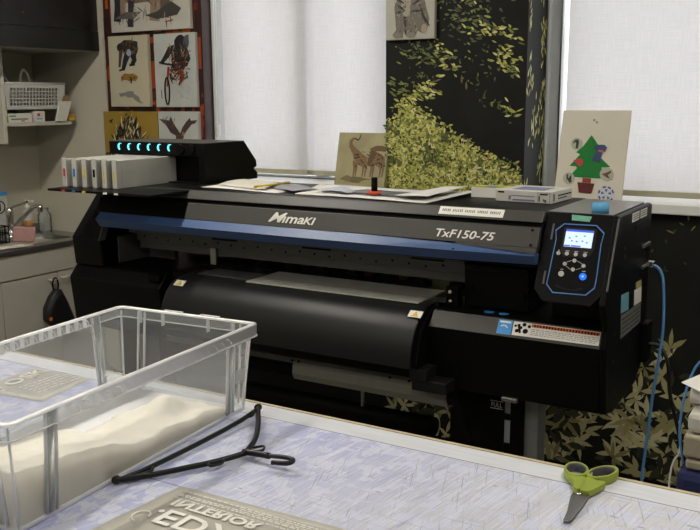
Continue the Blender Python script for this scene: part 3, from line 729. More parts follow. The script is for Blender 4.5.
# lower right housing
pz('right_housing', [(2.70, -.607), (2.295, -.607), (2.260, -.650), (2.278, -.832), (2.36, -.85), (2.59, -.835), (2.70, -.78)], XA1, -.602, BLACK, .002)
BP = Plane((2.295, H-.607), (2.260, H-.650))
b = B(); BP.slab(b, [(XA1+.004, H-.608), (-.604, H-.608), (-.604, H-.6495), (XA1+.002, H-.6495)], .0012, .0002); b.build('lit_housing_band', GREYC, PR)  # lighter grey puts the light on the upturned bevel into the colour
b = B(); BP.slab(b, [(-.894, H-.611), (-.853, H-.611), (-.850, H-.645), (-.892, H-.645)], .0006, .0016); s_ = b.build('blue_label', STBLUE, PR, label='square sky blue energy label')
b = B(); BP.slab(b, [(-.889, H-.614), (-.857, H-.614), (-.857, H-.618), (-.889, H-.618)], .0003, .0023)
for i in range(7):
    t0, t1 = .35+i*.3, .35+(i+1)*.3
    BP.slab(b, [(-.873+.013*math.cos(t0)-.002, H-.632+.009*math.sin(t0)), (-.873+.013*math.cos(t1)-.002, H-.632+.009*math.sin(t1)), (-.873+.010*math.cos(t1)-.002, H-.632+.0065*math.sin(t1)), (-.873+.010*math.cos(t0)-.002, H-.632+.0065*math.sin(t0))], .0003, .0023)
b.build('label_emblem', WHITE, s_)
b = B(); BP.slab(b, [(-.850, H-.6115), (-.609, H-.6115), (-.607, H-.6425), (-.847, H-.644)], .0006, .0016); s_ = b.build('caution_label', WHITE, PR, label='white caution strip with an orange header')
b = B(); BP.slab(b, [(-.797, H-.613), (-.610, H-.613), (-.610, H-.6205), (-.797, H-.6205)], .0003, .0023); b.build('orange_header', ORANGE, s_)
b = B()
for i in range(22):
    x = -.79+i*.0082; BP.slab(b, [(x, H-.615), (x+R.uniform(.003, .006), H-.615), (x+.004, H-.620), (x, H-.620)], .0003, .0027)
for x, z, r in ((-.835, -.633, .006), (-.826, -.625, .005), (-.818, -.617, .006), (-.811, -.632, .008), (-.803, -.620, .005), (-.842, -.622, .004)):
    BP.disc(b, x, H+z, r, .0003, .0024, n=7)
BP.slab(b, [(-.838, H-.618), (-.830, H-.616), (-.822, H-.637), (-.828, H-.638)], .0003, .0024)
b.build('label_pictograms', BLACKM, s_)
b = B()
for r_ in range(4):
    x = -.795
    while x < -.615:
        w = R.uniform(.004, .012); BP.slab(b, [(x, H-.625-r_*.004), (x+w, H-.625-r_*.004), (x+w, H-.6266-r_*.004), (x, H-.6266-r_*.004)], .0002, .0023); x += w+.003
b.build('label_text_lines', mat('light_grey_print', '#a3a29c', .6, var=.1), s_)
# cap door inside the opening at the right, little gauge
pz('capping_cover', [(2.40, -.466), (2.375, -.48), (2.375, -.49), (2.38, -.606), (2.62, -.606), (2.62, -.466)], -1.04, -.842, BLACK, .004)
pz('cover_lip', [(2.37, -.478), (2.365, -.492), (2.374, -.492), (2.378, -.478)], -1.035, -.848, CHAR, .001)
b = B(); b.lathe([(.018, 0), (.018, .006), (.012, .008)], (-.866, 2.368, H-.56), 16, axis='y'); b.build('cover_knob', BLACKM, PR); b = B(); b.lathe([(.012, 0), (.012, .005)], (-1.02, 2.37, H-.55), 16, axis='y'); b.build('cover_knob', BLACKM, PR)
b = B(); b.box(-1.085, -1.045, 2.345, 2.38, H-.606, H-.545); b.build('edge_sensor', BLACKM, PR, .002)
b = B(); b.lathe([(.005, 0), (.005, .003)], (-1.071, 2.342, H-.561), 12, axis='y'); b.lathe([(.004, 0), (.004, .003)], (-1.069, 2.342, H-.588), 12, axis='y'); b.build('sensor_screw', WHITE, PR)
for x in (-.965, -.92):
    b = B(); b.lathe([(.014, 0), (.014, .001)], (x+.02, 2.34, H-.6068), 14); b.build('blue_sticker', STBLUE, PR, label='small round blue sticker')
# console tower
pz('console_tower', [(2.68, -.305), (2.333, -.305), (2.245, -.49), (2.40, -.545), (2.40, -.607), (2.66, -.607)], XT, -.603, BLACK, .003)
TP = Plane((2.333, H-.305), (2.226, H-.530))
b = B(); TP.slab(b, [(XT+.001, H-.307), (-.594, H-.307), (-.594, H-.495), (-.622, H-.530), (-.752, H-.528), (XT+.001, H-.500)], .010, -.008); b.build('console_face', BLACK, PR, .002)
outl = [(-.747, -.488), (-.746, -.463), (-.743, -.373), (-.748, -.351), (-.728, -.333), (-.640, -.332), (-.617, -.350), (-.620, -.376), (-.617, -.464), (-.618, -.486), (-.638, -.505), (-.727, -.507)]
cx, cz = -.682, -.42
b = B(); TP.slab(b, [(x, H+z) for x, z in outl], .0015, .0022); b.build('panel_outline', BLUEL, PR)
b = B(); TP.slab(b, [(cx+(x-cx)*.962, H+cz+(z-cz)*.972) for x, z in outl], .002, .0028); pn = b.build('control_panel', BLACKM, PR, .001)
b = B(); TP.slab(b, [(-.724, H-.343), (-.637, H-.343), (-.636, H-.398), (-.648, H-.416), (-.716, H-.416), (-.724, H-.398)], .0015, .005); b.build('screen_bezel', CHAR, pn)
b = B(); TP.slab(b, [(-.717, H-.348), (-.644, H-.348), (-.644, H-.391), (-.717, H-.391)], .001, .0066); sc = b.build('screen', SCREEN, pn, label='lit pale blue display screen')
b = B(); TP.slab(b, [(-.717, H-.348), (-.644, H-.348), (-.644, H-.3535), (-.717, H-.3535)], .0002, .0078)
TP.slab(b, [(-.716, H-.387), (-.700, H-.387), (-.700, H-.3905), (-.716, H-.3905)], .0002, .0078); TP.slab(b, [(-.698, H-.387), (-.672, H-.387), (-.672, H-.3905), (-.698, H-.3905)], .0002, .0078)
for x, z in ((-.700, -.378), (-.687, -.379), (-.672, -.377), (-.66, -.380), (-.707, -.371), (-.690, -.366), (-.668, -.364)): TP.slab(b, [(x, H+z), (x+.005, H+z), (x+.005, H+z+.003), (x, H+z+.003)], .0002, .0078)
b.build('screen_graphics', SCRBAR, sc)
for i, (x, z) in enumerate([(-.728, -.409), (-.705, -.409), (-.681, -.409), (-.657, -.409), (-.682, -.424), (-.706, -.434), (-.656, -.435), (-.682, -.446), (-.711, -.459)]):
    b = B(); TP.disc(b, x, H+z, .0075 if i == 8 else .0052, .003, .0045 if i in (0, 4, 5, 6, 7, 8) else .006); b.build('button', BTN, pn)
b = B(); TP.disc(b, -.653, H-.461, .0095, .003, .0045, n=20); b.build('power_button', BTNB, pn, label='lit blue round button')
b = B(); TP.disc(b, -.653, H-.461, .003, .0006, .0078, n=10); b.build('button_mark', WHITE, pn)
b = B()
for p, q_ in (((-.702, -.429), (-.690, -.424)), ((-.675, -.424), (-.661, -.430)), ((-.702, -.439), (-.689, -.446)), ((-.675, -.446), (-.661, -.440))):
    d = Vector((q_[0]-p[0], q_[1]-p[1])).normalized()*.0006
    TP.slab(b, [(p[0]-d.y, H+p[1]+d.x), (p[0]+d.y, H+p[1]-d.x), (q_[0]+d.y, H+q_[1]-d.x), (q_[0]-d.y, H+q_[1]+d.x)], .0003, .0049)
for x, z, w in ((-.705, -.4025, .010), (-.681, -.4025, .010), (-.657, -.4025, .010), (-.728, -.4025, .005), (-.711, -.449, .008), (-.653, -.449, .010)):
    TP.slab(b, [(x-w/2, H+z), (x+w/2, H+z), (x+w/2, H+z+.0016), (x-w/2, H+z+.0016)], .0002, .0066)
b.build('panel_markings', BTN, pn)
b = B()
for i in range(12):
    t = -.9+i*.15; x = -.683+.045*math.sin(t); z = -.478-.022*math.cos(t)+.006
    TP.slab(b, [(x-.0018, H+z), (x+.0018, H+z), (x+.0018, H+z-.004), (x-.0018, H+z-.004)], .0003, .0049)
b.build('speaker_slots', mat('black_slot', '#050505', .7), pn)
for x, za, zb in ((-.752, -.335, -.375), (-.752, -.455, -.487)):
    b = B(); TP.slab(b, [(x-.006, H+za), (x-.001, H+za), (x-.001, H+zb), (x-.006, H+zb)], .0016, .0022); b.build('panel_latch', STEELD, PR)
b = B(); TP.slab(b, [(-.711, H-.3095), (-.657, H-.3115), (-.661, H-.3250), (-.709, H-.3235)], .0008, .0024); b.build('green_tape_label', mat('mint_label_tape', '#6fae94', .6, var=.1, scale=90), PR, label='mint green strip of label tape')
# end plate of the right side with chamfered front, stickers, ports
pz('right_end_plate', [(2.68, -.3055), (2.33, -.3055), (2.243, -.488), (2.225, -.525), (2.268, -.60), (2.258, -.650), (2.280, -.833), (2.36, -.85), (2.59, -.835), (2.70, -.78), (2.70, -.31)], -.602, XR, BLACK, .005)
b = B(); b.yz(Z((2.325, -.312), (2.24, -.488), (2.246, -.492), (2.333, -.312)), XR-.003, XR+.001); b.build('edge_trim', STEELD, PR)
b = B(); b.box(XT, -.6035, 2.336, 2.68, H-.3055, H-.3035); b.build('console_top', mat('console_top_sheen', '#6a6a6a', .3, var=.04), PR, .0008)  # window sheen on the tower top put into a paler grey
b = B(); b.box(-2.44, XT-.004, 2.335, 2.70, H-.3055, H-.3045); b.build('top_plate', BLACK, PR)
def side(name, pts, mt, lift=.001, label=None, parent=PR):
    b = B(); b.prism([(XR+.0003+lift, y, H+z) for y, z in pts], (.0006, 0, 0)); return b.build(name, mt, parent, label=label)
side('teal_sticker', [(2.380, -.525), (2.463, -.530), (2.468, -.582), (2.385, -.577)], TEAL, label='teal printed sticker')
side('white_sticker', [(2.526, -.539), (2.610, -.543), (2.615, -.588), (2.532, -.585)], WHITE, label='white printed sticker')
side('tan_sticker', [(2.541, -.519), (2.607, -.522), (2.610, -.5425), (2.545, -.5395)], TANLAB, label='tan printed sticker')
gp_ = side('rating_plate', [(2.388, -.583), (2.612, -.591), (2.619, -.651), (2.396, -.650)], LABELG, label='grey rating plate full of small print')
for i in range(4):
    z = -.597-i*.013; side('plate_line', [(2.40, z), (2.60, z-.004), (2.60, z-.0055), (2.40, z-.0015)], BLACKM, .0018, parent=gp_)
for y0, y1 in ((2.458, 2.536), (2.550, 2.628)):
    s_ = side('notice_label', [(y0, -.313), (y1, -.313), (y1, -.337), (y0, -.337)], WHITE, label='small white notice label')
    for i in range(3): side('notice_text', [(y0+.008, -.317-i*.006), (y1-.008, -.317-i*.006), (y1-.008, -.3195-i*.006), (y0+.008, -.3195-i*.006)], CARTD, .0018, parent=s_)
b = B(); b.box(XR, XR+.004, 2.50, 2.66, H-.362, H-.350); b.build('side_vent', BLACKM, PR)
for z in (-.423, -.485):
    b = B(); b.box(XR, XR+.006, 2.60, 2.68, H+z-.006, H+z+.004); b.build('port', STEEL, PR, .001)
for y, z in ((2.40, -.40), (2.41, -.425), (2.42, -.61), (2.33, -.70), (2.50, -.70), (2.33, -.62), (2.64, -.45), (2.35, -.79)):
    b = B(); b.lathe([(.005, XR-.001), (.005, XR+.0015)], (0, y, H+z), 10, axis='x'); b.build('side_screw', CHAR, PR)
b = B(); b.box(XR, XR+.02, 2.64, 2.70, H-.78, H-.66); b.build('power_inlet', BLACKM, PR, .003)
# ink unit on the left
pz('ink_unit', [(2.54, -.305), (2.54, -.205), (2.490, -.205), (2.488, -.160), (2.49, -.157), (2.721, -.157), (2.794, -.234), (2.797, -.257), (2.778, -.264), (2.80, -.281), (2.80, -.305)], -2.585, -2.138, BLACK, .002)
pz('ink_unit_side', [(2.489, -.305), (2.486, -.157), (2.721, -.157), (2.794, -.234), (2.797, -.257), (2.778, -.264), (2.80, -.281), (2.80, -.305)], -2.138, -2.109, BLACK, .002)
b = B(); b.box(-2.59, -2.1095, 2.487, 2.72, H-.157, H-.1555); b.build('ink_unit_lid', GREYC, PR)
for i in range(8):
    x = -2.525+i*.0505
    b = B(); pts = []
    for k in range(9):
        t = PI*.35+PI*k/8; pts.append((x+.013*math.cos(t), 2.4885, H-.176+.014*math.sin(t)))
    for k in range(8, -1, -1):
        t = PI*.35+PI*k/8; pts.append((x+.003+.0085*math.cos(t), 2.4885, H-.176+.012*math.sin(t)))
    b.prism(pts, (0, -.002, 0)); b.build('slot_indicator', CYAN if i < 6 else UNLIT, PR, label='lit cyan crescent indicator' if i < 6 else 'unlit crescent indicator')
    if i >= 6:
        b = B(); b.lathe([(.017, -.006), (.019, 0)], (x, 2.488, H-.180), 18, axis='y'); b.build('slot_latch', BLACKM, PR)
b = B(); b.box(-2.53, -2.04, 2.132, 2.54, H-.3135, H-.3055); b.build('cartridge_shelf', BLACK, PR, .002)
b = B(); b.box(-2.50, -2.12, 2.49, 2.64, H-.3045, H-.30); b.build('shelf_bracket', BLACKM, PR)
CARTS = [(RED, 'magenta'), (mat('cyan_blue_tag', '#2a6fc0', .45), 'blue'), (YELLOW, 'yellow'), (BLACKM, 'black'), (None, 'first white'), (None, 'second white')]
for i, (tm, nm) in enumerate(CARTS):
    x0 = -2.536+i*.0454; m = tm or WHITE
    b = B(); xs_ = -2.455+i*.0505; b.box(xs_, xs_+.016, 2.129, 2.1318, H-.3125, H-.3065); b.build('shelf_tag', m, PR)
    lab = ('pale grey ink cartridge with a %s tag standing on the printer shelf' % nm) if tm else ('pale grey ink cartridge with yellow lettering, %s on the shelf' % ('second from the right' if i == 4 else 'rightmost and nearest'))
    t = thing('ink_cartridge', lab, 'ink cartridge', (x0+.014, 2.3, H-.3055), 'ink cartridges on the printer shelf')
    y0 = 2.212+.004*i
    b = B(); b.box(x0+.002, x0+.021, y0+.003, 2.535, H-.3053, H-.207); b.build('body', CART, t, .002)
    b = B(); b.box(x0, x0+.022, y0-.004, y0+.003, H-.3053, H-.203); b.build('front_cap', CART, t, .002)
    if tm:
        b = B(); b.box(x0+.008, x0+.017, y0-.007, y0-.004, H-.268, H-.240); b.build('colour_tag', tm, t, .002, label=nm+' tag')
    else:
        b = B(); b.box(x0+.007, x0+.011, y0-.0052, y0-.004, H-.286, H-.244); b.build('yellow_lettering', YELLOW, t)
    b = B(); b.box(x0+.021, x0+.0225, y0+.02, y0+.035, H-.3035, H-.21); b.build('grip_rib', CARTD if i < 5 else CART, t)
# stand, waste tank
b = B()
for x in (-2.42, -.858):
    b = B(); b.box(x-.004, x+.040, 2.43, 2.50, .06, H-.835); b.build('stand_leg', GREYL, PR, .004, label='grey stand leg')
    b = B(); b.box(x-.005, x+.08, 2.10, 2.72, .03, .08); b.build('stand_foot', BLACKM, PR, .006)
    for y in (2.15, 2.67):
        b = B(); b.lathe([(.032, -.018), (.032, .018)], (x+.0375, y, .032), 18, axis='x'); b.build('caster', BLACKM, PR)
b = B(); b.box(-2.36, -.858, 2.46, 2.49, .20, .28); b.build('stand_crossbar', BLACKM, PR, .004)
b = B(); b.box(-2.15, -1.0, 2.44, 2.50, H-.95, H-.91); b.build('stand_rail', BLACKM, PR, .004)
b = B(); b.box(-1.09, -.914, 2.40, 2.50, H-1.22, H-.85); b.box(-.895, -.862, 2.40, 2.50, H-1.22, H-.85)
b.box(-.914, -.895, 2.40, 2.50, H-.946, H-.927); b.box(-.914, -.895, 2.40, 2.50, H-.888, H-.85); b.box(-.914, -.895, 2.40, 2.50, H-1.22, H-1.02); b.build('waste_tank_holder', BLACKM, PR, .002)
b = B(); b.box(-.9138, -.8952, 2.405, 2.49, H-1.018, H-.947); b.build('waste_tank_window', WASTE, PR); b = B(); b.box(-.9138, -.8952, 2.405, 2.49, H-.926, H-.889); b.build('waste_tank_window', WASTE, PR)
text_on('full_lettering', 'FULL', .019, (-.954, 2.3990, H-.909), (1, 0, 0), (0, 0, 1), WHITE, PR, width=.034)
for z in (-.892, -.915):
    b = B(); b.box(-.957, -.917, 2.398, 2.3995, H+z, H+z+.0015); b.build('full_line', WHITE, PR)
b = B(); b.box(-.872, -.826, 2.262, 2.275, H-.838, H-.826); b.build('housing_catch', STEEL, PR, .002)
b = B(); b.lathe([(.03, -2.2), (.03, -1.15)], (0, 2.42, H-1.02), 16, axis='x'); b.build('take_up_tube', BLACKM, PR)

# ---------------------------------------------------------------- things on top of the printer
ZT = H-.3045
def sheet(name, pts, z, mt, label, cat='paper', group=None, curl=None, t=.0008):
    """thin sheet from four corners, gently wavy, with real thickness"""
    b = B(); n = 8; P = [Vector((x, y, z)) for x, y in pts]
    g = {}
    for s_ in (0, 1):
        for i in range(n+1):
            for j in range(n+1):
                u, v = i/n, j/n
                p = (P[0]*(1-u)+P[1]*u)*(1-v)+(P[3]*(1-u)+P[2]*u)*v
                dz = .0014*(1+math.sin(u*5+x_seed[0])*math.sin(v*4+1)) + (curl(u, v) if curl else 0)
                g[s_, i, j] = b.v((p.x, p.y, z+dz+s_*t))
    for i in range(n):
        for j in range(n):
            b.face([g[1, i, j], g[1, i+1, j], g[1, i+1, j+1], g[1, i, j+1]], smooth=True)
            b.face([g[0, i, j+1], g[0, i+1, j+1], g[0, i+1, j], g[0, i, j]], smooth=True)
    for i in range(n):
        b.face([g[0, i, 0], g[0, i+1, 0], g[1, i+1, 0], g[1, i, 0]]); b.face([g[1, i, n], g[1, i+1, n], g[0, i+1, n], g[0, i, n]])
        b.face([g[1, 0, i], g[1, 0, i+1], g[0, 0, i+1], g[0, 0, i]]); b.face([g[0, n, i], g[0, n, i+1], g[1, n, i+1], g[1, n, i]])
    x_seed[0] += 1.7
    return tag(b.build(name, mt), label, cat, group)
x_seed = [0.]
GP = 'loose papers on top of the printer'
sheet('paper_sheet', [(-2.055, 2.40), (-1.70, 2.365), (-1.73, 2.58), (-2.05, 2.66)], ZT+.0005, PAPER, 'lowest crumpled white paper sheet beside the ink unit', group=GP)
sheet('paper_sheet', [(-2.02, 2.45), (-1.78, 2.40), (-1.85, 2.60), (-2.09, 2.69)], ZT+.0055, mat('cream_paper', '#cbc8bd', .75, var=.06, scale=20), 'cream paper sheet on the crumpled pile beside the ink unit', group=GP, curl=lambda u, v: .006*v*(1-v)*3)
sheet('paper_sheet', [(-1.86, 2.50), (-1.66, 2.395), (-1.64, 2.51), (-1.80, 2.61)], ZT+.0045, PAPERG, 'grey printed sheet right of the crumpled papers', group=GP)
b = B((0, 0, 0)); b.tube([(-1.800, 2.385, ZT+.017), (-1.80, 2.48, ZT+.016), (-1.80, 2.575, ZT+.016)], .0035, 6); b.tube([(-1.80, 2.37, ZT+.017), (-1.80, 2.385, ZT+.017)], .0045, 8); tag(b.build('yellow_pencil', YELLOW), 'yellow pencil lying across the crumpled papers', 'pencil')
sheet('paper_sheet', [(-1.64, 2.375), (-1.15, 2.335), (-1.10, 2.66), (-1.74, 2.69)], ZT+.0006, PAPER, 'large white poster sheet in the middle of the printer top', group=GP, curl=lambda u, v: .012*max(0, (u-.75)/.25)**2*v)
sheet('film_sheet', [(-1.52, 2.44), (-1.20, 2.40), (-1.16, 2.52), (-1.48, 2.57)], ZT+.0058, mat('dark_film', '#54575f', .35, var=.2, scale=20), 'dark grey film sheet lying on the large white sheet', 'film sheet')
sheet('paper_sheet', [(-1.61, 2.44), (-1.45, 2.40), (-1.47, 2.48), (-1.60, 2.52)], ZT+.0075, mat('lavender_paper', '#b9bccb', .6, var=.05), 'small curled lavender sheet left of the dark film', group=GP, curl=lambda u, v: .008*math.sin(u*PI))
sheet('paper_sheet', [(-1.27, 2.37), (-1.16, 2.37), (-1.15, 2.64), (-1.24, 2.66)], ZT+.0155, PAPER, 'white sheet with a raised corner at the right end', group=GP, curl=lambda u, v: .010*u*v)
st = thing('hand_stamp', 'black upright stamp with an orange base standing on the papers', 'stamp', (-1.372, 2.425, ZT+.0095))
b = B(); b.lathe([(.021, 0), (.022, .003), (.022, .007), (.020, .009)], (-1.372, 2.425, ZT+.0098), 24); b.build('base', mat('orange_rubber', '#cc4a25', .5, var=.05), st)
b = B(); b.lathe([(.010, .009), (.010, .050), (.009, .052)], (-1.372, 2.425, ZT+.0098), 20); b.build('handle', BLACKM, st)
# carton marked 1 kg and a sheaf of cards behind it
cb = thing('carton', 'flat white carton with purple print, right of the paper label on the printer', 'box', (-.93, 2.58, ZT))
M = Matrix.Translation((-1.000, 2.505, ZT+.0008)) @ Matrix.Rotation(math.radians(-3), 4, 'Z')
b = B(); b.M = M; b.box(0, .176, 0, .165, 0, .034); b.build('box', CARDW, cb, .0015)
b = B(); b.M = M
for x0, x1, z0, z1 in ((.055, .125, .004, .009), (.042, .050, .006, .018), (.05, .125, .017, .020), (.133, .134, .003, .031), (.133, .171, .0305, .0315), (.170, .171, .003, .031)): b.box(x0, x1, -.0006, 0, z0, z1)
b.box(.04, .14, .03, .12, .034, .0344); b.build('purple_print', mat('purple_grey_print', '#77769a', .6, var=.15, scale=60), cb)
b = B(); b.M = M
for x0, x1, z0, z1 in ((.008, .028, .025, .030), (.140, .164, .024, .028)): b.box(x0, x1, -.0006, 0, z0, z1)
for y0, y1, z0, z1 in ((.012, .015, .006, .028), (.02, .024, .006, .026), (.05, .16, .018, .022), (.05, .12, .010, .013)): b.box(.176, .1766, y0, y1, z0, z1)
b.build('black_print', BLACKM, cb)
me_o = text_on('weight_lettering', '1', .022, M @ Vector((.137, -.0004, .006)), M.to_3x3() @ Vector((1, 0, 0)), (0, 0, 1), BLACKM, cb, bold=.0006)
text_on('unit_lettering', 'kg', .011, M @ Vector((.151, -.0004, .006)), M.to_3x3() @ Vector((1, 0, 0)), (0, 0, 1), BLACKM, cb, bold=.0003)
b = B(); M2 = Matrix.Translation((-1.105, 2.565, ZT+.0008)) @ Matrix.Rotation(math.radians(4), 4, 'Z'); b.M = M2
b.box(0, .125, 0, .09, 0, .030, 0); b.box(.004, .12, .004, .05, .0302, .034, 1); b.box(.05, .075, .0, .03, .0342, .0346, 2)
tag(b.build('card_stack', [PAPER, mat('yellow_green_card', '#b4b445', .6, var=.2, scale=60), STBLUE], bevel=.0008), 'stack of white cards topped yellow-green, behind the flat carton', 'cards')
b = B(); c0 = (-.646, 2.365, ZT+.0012)
b.lathe([(.018, 0), (.0225, .0), (.0225, .026), (.018, .026), (.018, 0)], c0, 28)
tp = tag(b.build('tape_roll', TAPE), 'light blue tape roll on the console top edge', 'tape')

# ================================================================ cables, pile at the right
b = B(); b.tube([(-.570, 2.655, H-.483), (-.545, 2.658, H-.498), (-.532, 2.66, H-.545), (-.526, 2.66, H-.676), (-.534, 2.65, H-.80), (-.543, 2.65, H-.894), (-.551, 2.65, H-1.023), (-.559, 2.65, H-1.147), (-.56, 2.66, .20), (-.56, 2.72, .006), (-.4, 2.9, .006)], .0045, 8, sub=6)
nc = thing('network_cable', 'blue network cable hanging from the right side of the printer', 'cable', (-.4, 2.9, 0)); b.build('cord', CABLEB, nc)
b = B(); b.box(-.583, -.560, 2.640, 2.668, H-.490, H-.474); b.build('plug', CHROME, nc, .002, label='clear silver plug')
b = B(); b.tube([(XR+.02, 2.66, H-.725), (-.53, 2.66, H-.731), (-.504, 2.65, H-.775), (-.492, 2.65, H-.87), (-.463, 2.65, H-.974), (-.439, 2.66, H-1.095), (-.43, 2.7, .3), (-.43, 2.8, .008), (-.3, 3.0, .008)], .006, 8, sub=6)
tag(b.build('power_cable', CABLEK), 'black power cable hanging behind the blue cable', 'cable')
b = B(); b.tube([(-.300, 2.19, H-.60), (-.345, 2.195, H-.628), (-.369, 2.20, H-.69), (-.380, 2.2, H-.769), (-.379, 2.2, H-.833), (-.365, 2.2, H-.896), (-.353, 2.2, H-.938), (-.34, 2.2, .2), (-.30, 2.2, .006), (-.1, 2.3, .006)], .003, 8, sub=6)
tag(b.build('network_cable', CABLEB), 'second blue cable drooping beside the stacked boxes', 'cable')
b = B(); b.tube([(-.40, 2.3, H-.82), (-.395, 2.3, H-.90), (-.415, 2.3, H-.98), (-.41, 2.3, .25), (-.40, 2.3, .004), (-.2, 2.35, .004)], .0025, 6, sub=5)
tag(b.build('thin_cable', WHITE), 'thin white cable next to the navy cloth bag', 'cable')
ct = thing('side_cart', 'low side cart carrying the boxes at the right edge', 'cart', (-.10, 2.08, 0))
b = B(); b.box(-.36, .30, 1.88, 2.30, .28, .30); b.build('cart_top', GREYL, ct, .004)
for x in (-.34, .26):
    for y in (1.90, 2.26):
        b = B(); b.box(x, x+.025, y, y+.025, 0, .28); b.build('leg', GREYL, ct)
b = B(); M2 = Matrix.Translation((-.352, 1.98, .301))
b.prism([(-.362, 2.02, .301), (.10, 2.02, .301), (.10, 2.02, H-.838), (-.20, 2.02, H-.840), (-.352, 2.02, H-.838)], (0, .24, 0)); tag(b.build('cloth_bag', NAVY, bevel=.02), 'navy cloth bag below the stacked boxes', 'bag')
b = B(); b.box(-.342, .10, 2.03, 2.25, H-.808, H-.755); b.box(-.335, .10, 2.03, 2.25, H-.835, H-.812); tag(b.build('file_box', CARDT, bevel=.006), 'beige card box lying on the navy cloth bag', 'box')
b = B(); b.box(-.338, .10, 2.04, 2.26, H-.7535, H-.705); tag(b.build('white_carton', CARDW, bevel=.012), 'white rounded carton under the loose sheet at the right edge', 'box')
b = B(); b.lathe([(.018, -.345), (.020, -.34), (.020, .10), (.018, .105)], (0, 2.11, H-.683), 20, axis='x'); tag(b.build('paper_roll', PAPER), 'cream paper roll on top of the white carton', 'paper roll')
b = B(); b.prism([(-.365, 2.09, H-.652), (-.30, 2.05, H-.6615), (.10, 2.03, H-.66), (.10, 2.20, H-.61), (-.30, 2.16, H-.625)], (0, 0, .0012)); tag(b.build('paper_sheet', PAPER), 'white sheet with a pointed corner on the cream roll', 'paper', None)

# ================================================================ work table and what lies on it
TZ = H-.66
tb = thing('work_table', 'large work table with a worn pale top in the foreground', 'table', (-.6, .9, 0))
b = B(); b.box(-2.35, .9, .22, 1.501, TZ-.032, TZ-.001); b.build('tabletop', TBL, tb, .002)
b = B(); b.box(-2.35, .9, 1.5012, 1.510, TZ-.034, TZ); b.build('edging', TBLE, tb, .001)
for x in (-2.28, .82):
    for y in (.28, 1.42):
        b = B(); b.box(x, x+.05, y, y+.05, 0, TZ-.032); b.build('leg', GREYL, tb)
b = B(); b.box(-2.34, .89, .22, 1.436, TZ-.0009, TZ); mv = b.build('work_mat', MATV, None)
tag(mv, 'scratched lavender work mat covering the table', 'mat')
b = B(); b.box(-2.34, .89, 1.4362, 1.4385, TZ-.001, TZ-.0002); b.build('mat_seam', SEAM, tb)
b = B(); b.box(-1.95, -.86, 1.0845, 1.0857, TZ-.0005, TZ+.0003); b.build('score_line', SEAM, mv)

# storage bin
bc = Vector((-1.292, 1.131, TZ)); brot = math.radians(4.2)
BM = Matrix.Translation(bc) @ Matrix.Rotation(brot, 4, 'Z')
bn = thing('storage_bin', 'open milky clear plastic storage bin holding white powder', 'storage bin', bc)
hb = .188
def ring(hxx, hyy, r, z, n=5):
    pts = []
    for cx, cy, a0 in ((hxx-r, hyy-r, 0), (-hxx+r, hyy-r, PI/2), (-hxx+r, -hyy+r, PI), (hxx-r, -hyy+r, 1.5*PI)):
        for k in range(n+1):
            a_ = a0+PI/2*k/n; pts.append((cx+r*math.cos(a_), cy+r*math.sin(a_), z))
    return pts
def loft(b, rings, m=0, cap0=False, cap1=False):
    vr = [[b.v(p) for p in r] for r in rings]; n = len(vr[0])
    for i in range(len(vr)-1):
        for k in range(n): b.face([vr[i][k], vr[i][(k+1) % n], vr[i+1][(k+1) % n], vr[i+1][k]], m, smooth=True)
    if cap0: b.face(vr[0][::-1], m)
    if cap1: b.face(vr[-1], m)
b = B(); b.M = BM
loft(b, [ring(.168, .315, .014, .002), ring(.169, .317, .014, .008), ring(.181, .333, .014, hb-.004)], 0, True)
b.build('body', BIN, bn)
b = B(); b.M = BM
loft(b, [ring(.181, .333, .012, hb-.003), ring(.181, .333, .012, hb), ring(.1915, .3435, .016, hb), ring(.1925, .3445, .016, hb-.003), ring(.1915, .3435, .016, hb-.004), ring(.181, .333, .012, hb-.004)])
b.build('rim_flange', BINR, bn)
b = B(); b.M = BM
loft(b, [ring(.1922, .3442, .016, hb-.003), ring(.1917, .3437, .016, hb-.025)])
b.build('rim_skirt', BIN, bn)
b = B(); b.M = BM
loft(b, [ring(.1917, .3437, .016, hb-.025), ring(.1930, .3450, .016, hb-.025), ring(.1930, .3450, .016, hb-.0275), ring(.1917, .3437, .016, hb-.0275), ring(.1917, .3437, .016, hb-.025)])
b.build('rim_bead', BINR, bn)
for sx in (-1, 1):
    for i in range(18):
        y = -.215+i*.0255
        b = B(); b.M = BM; b.box(sx*.1815 if sx > 0 else -.1915, .1915 if sx > 0 else -.1815, y, y+.0025, hb-.025, hb-.004)
        xo = .1924*sx
        for k in range(6):
            t0, t1 = PI/2*k/6, PI/2*(k+1)/6
            b.prism([(xo, y+.0025+.020*math.sin(t0), hb-.025+.018*(1-math.cos(t0))*0+.018*math.cos(t0)), (xo, y+.0025+.020*math.sin(t1), hb-.025+.018*math.cos(t1)), (xo, y+.0025+.0175*math.sin(t1), hb-.025+.0155*math.cos(t1)), (xo, y+.0025+.0175*math.sin(t0), hb-.025+.0155*math.cos(t0))], (.0006*sx, 0, 0))
        b.build('rim_rib', BINR, bn)
for sy in (-1, 1):
    for x in (-.13, -.065, .06, .125):
        b = B(); b.M = BM; y0, y1 = (.3335, .343) if sy > 0 else (-.343, -.3335); b.box(x, x+.0025, y0, y1, hb-.034, hb-.004); b.build('rim_rib', BINR, bn)
def vrib(x0, x1, y0, y1, sx, sy):
    b = B(); b.M = BM; lo, top = .010, hb-.006
    tx, ty = (sx*.0105, 0) if sx else (0, sy*.0165)
    lowr = [(x0-tx, y0-ty, lo), (x1-tx, y0-ty, lo), (x1-tx, y1-ty, lo), (x0-tx, y1-ty, lo)]
    up = [(x0, y0, top), (x1, y0, top), (x1, y1, top), (x0, y1, top)]
    loft(b, [lowr, up], 0, True, True); b.build('wall_rib', BINR, bn)
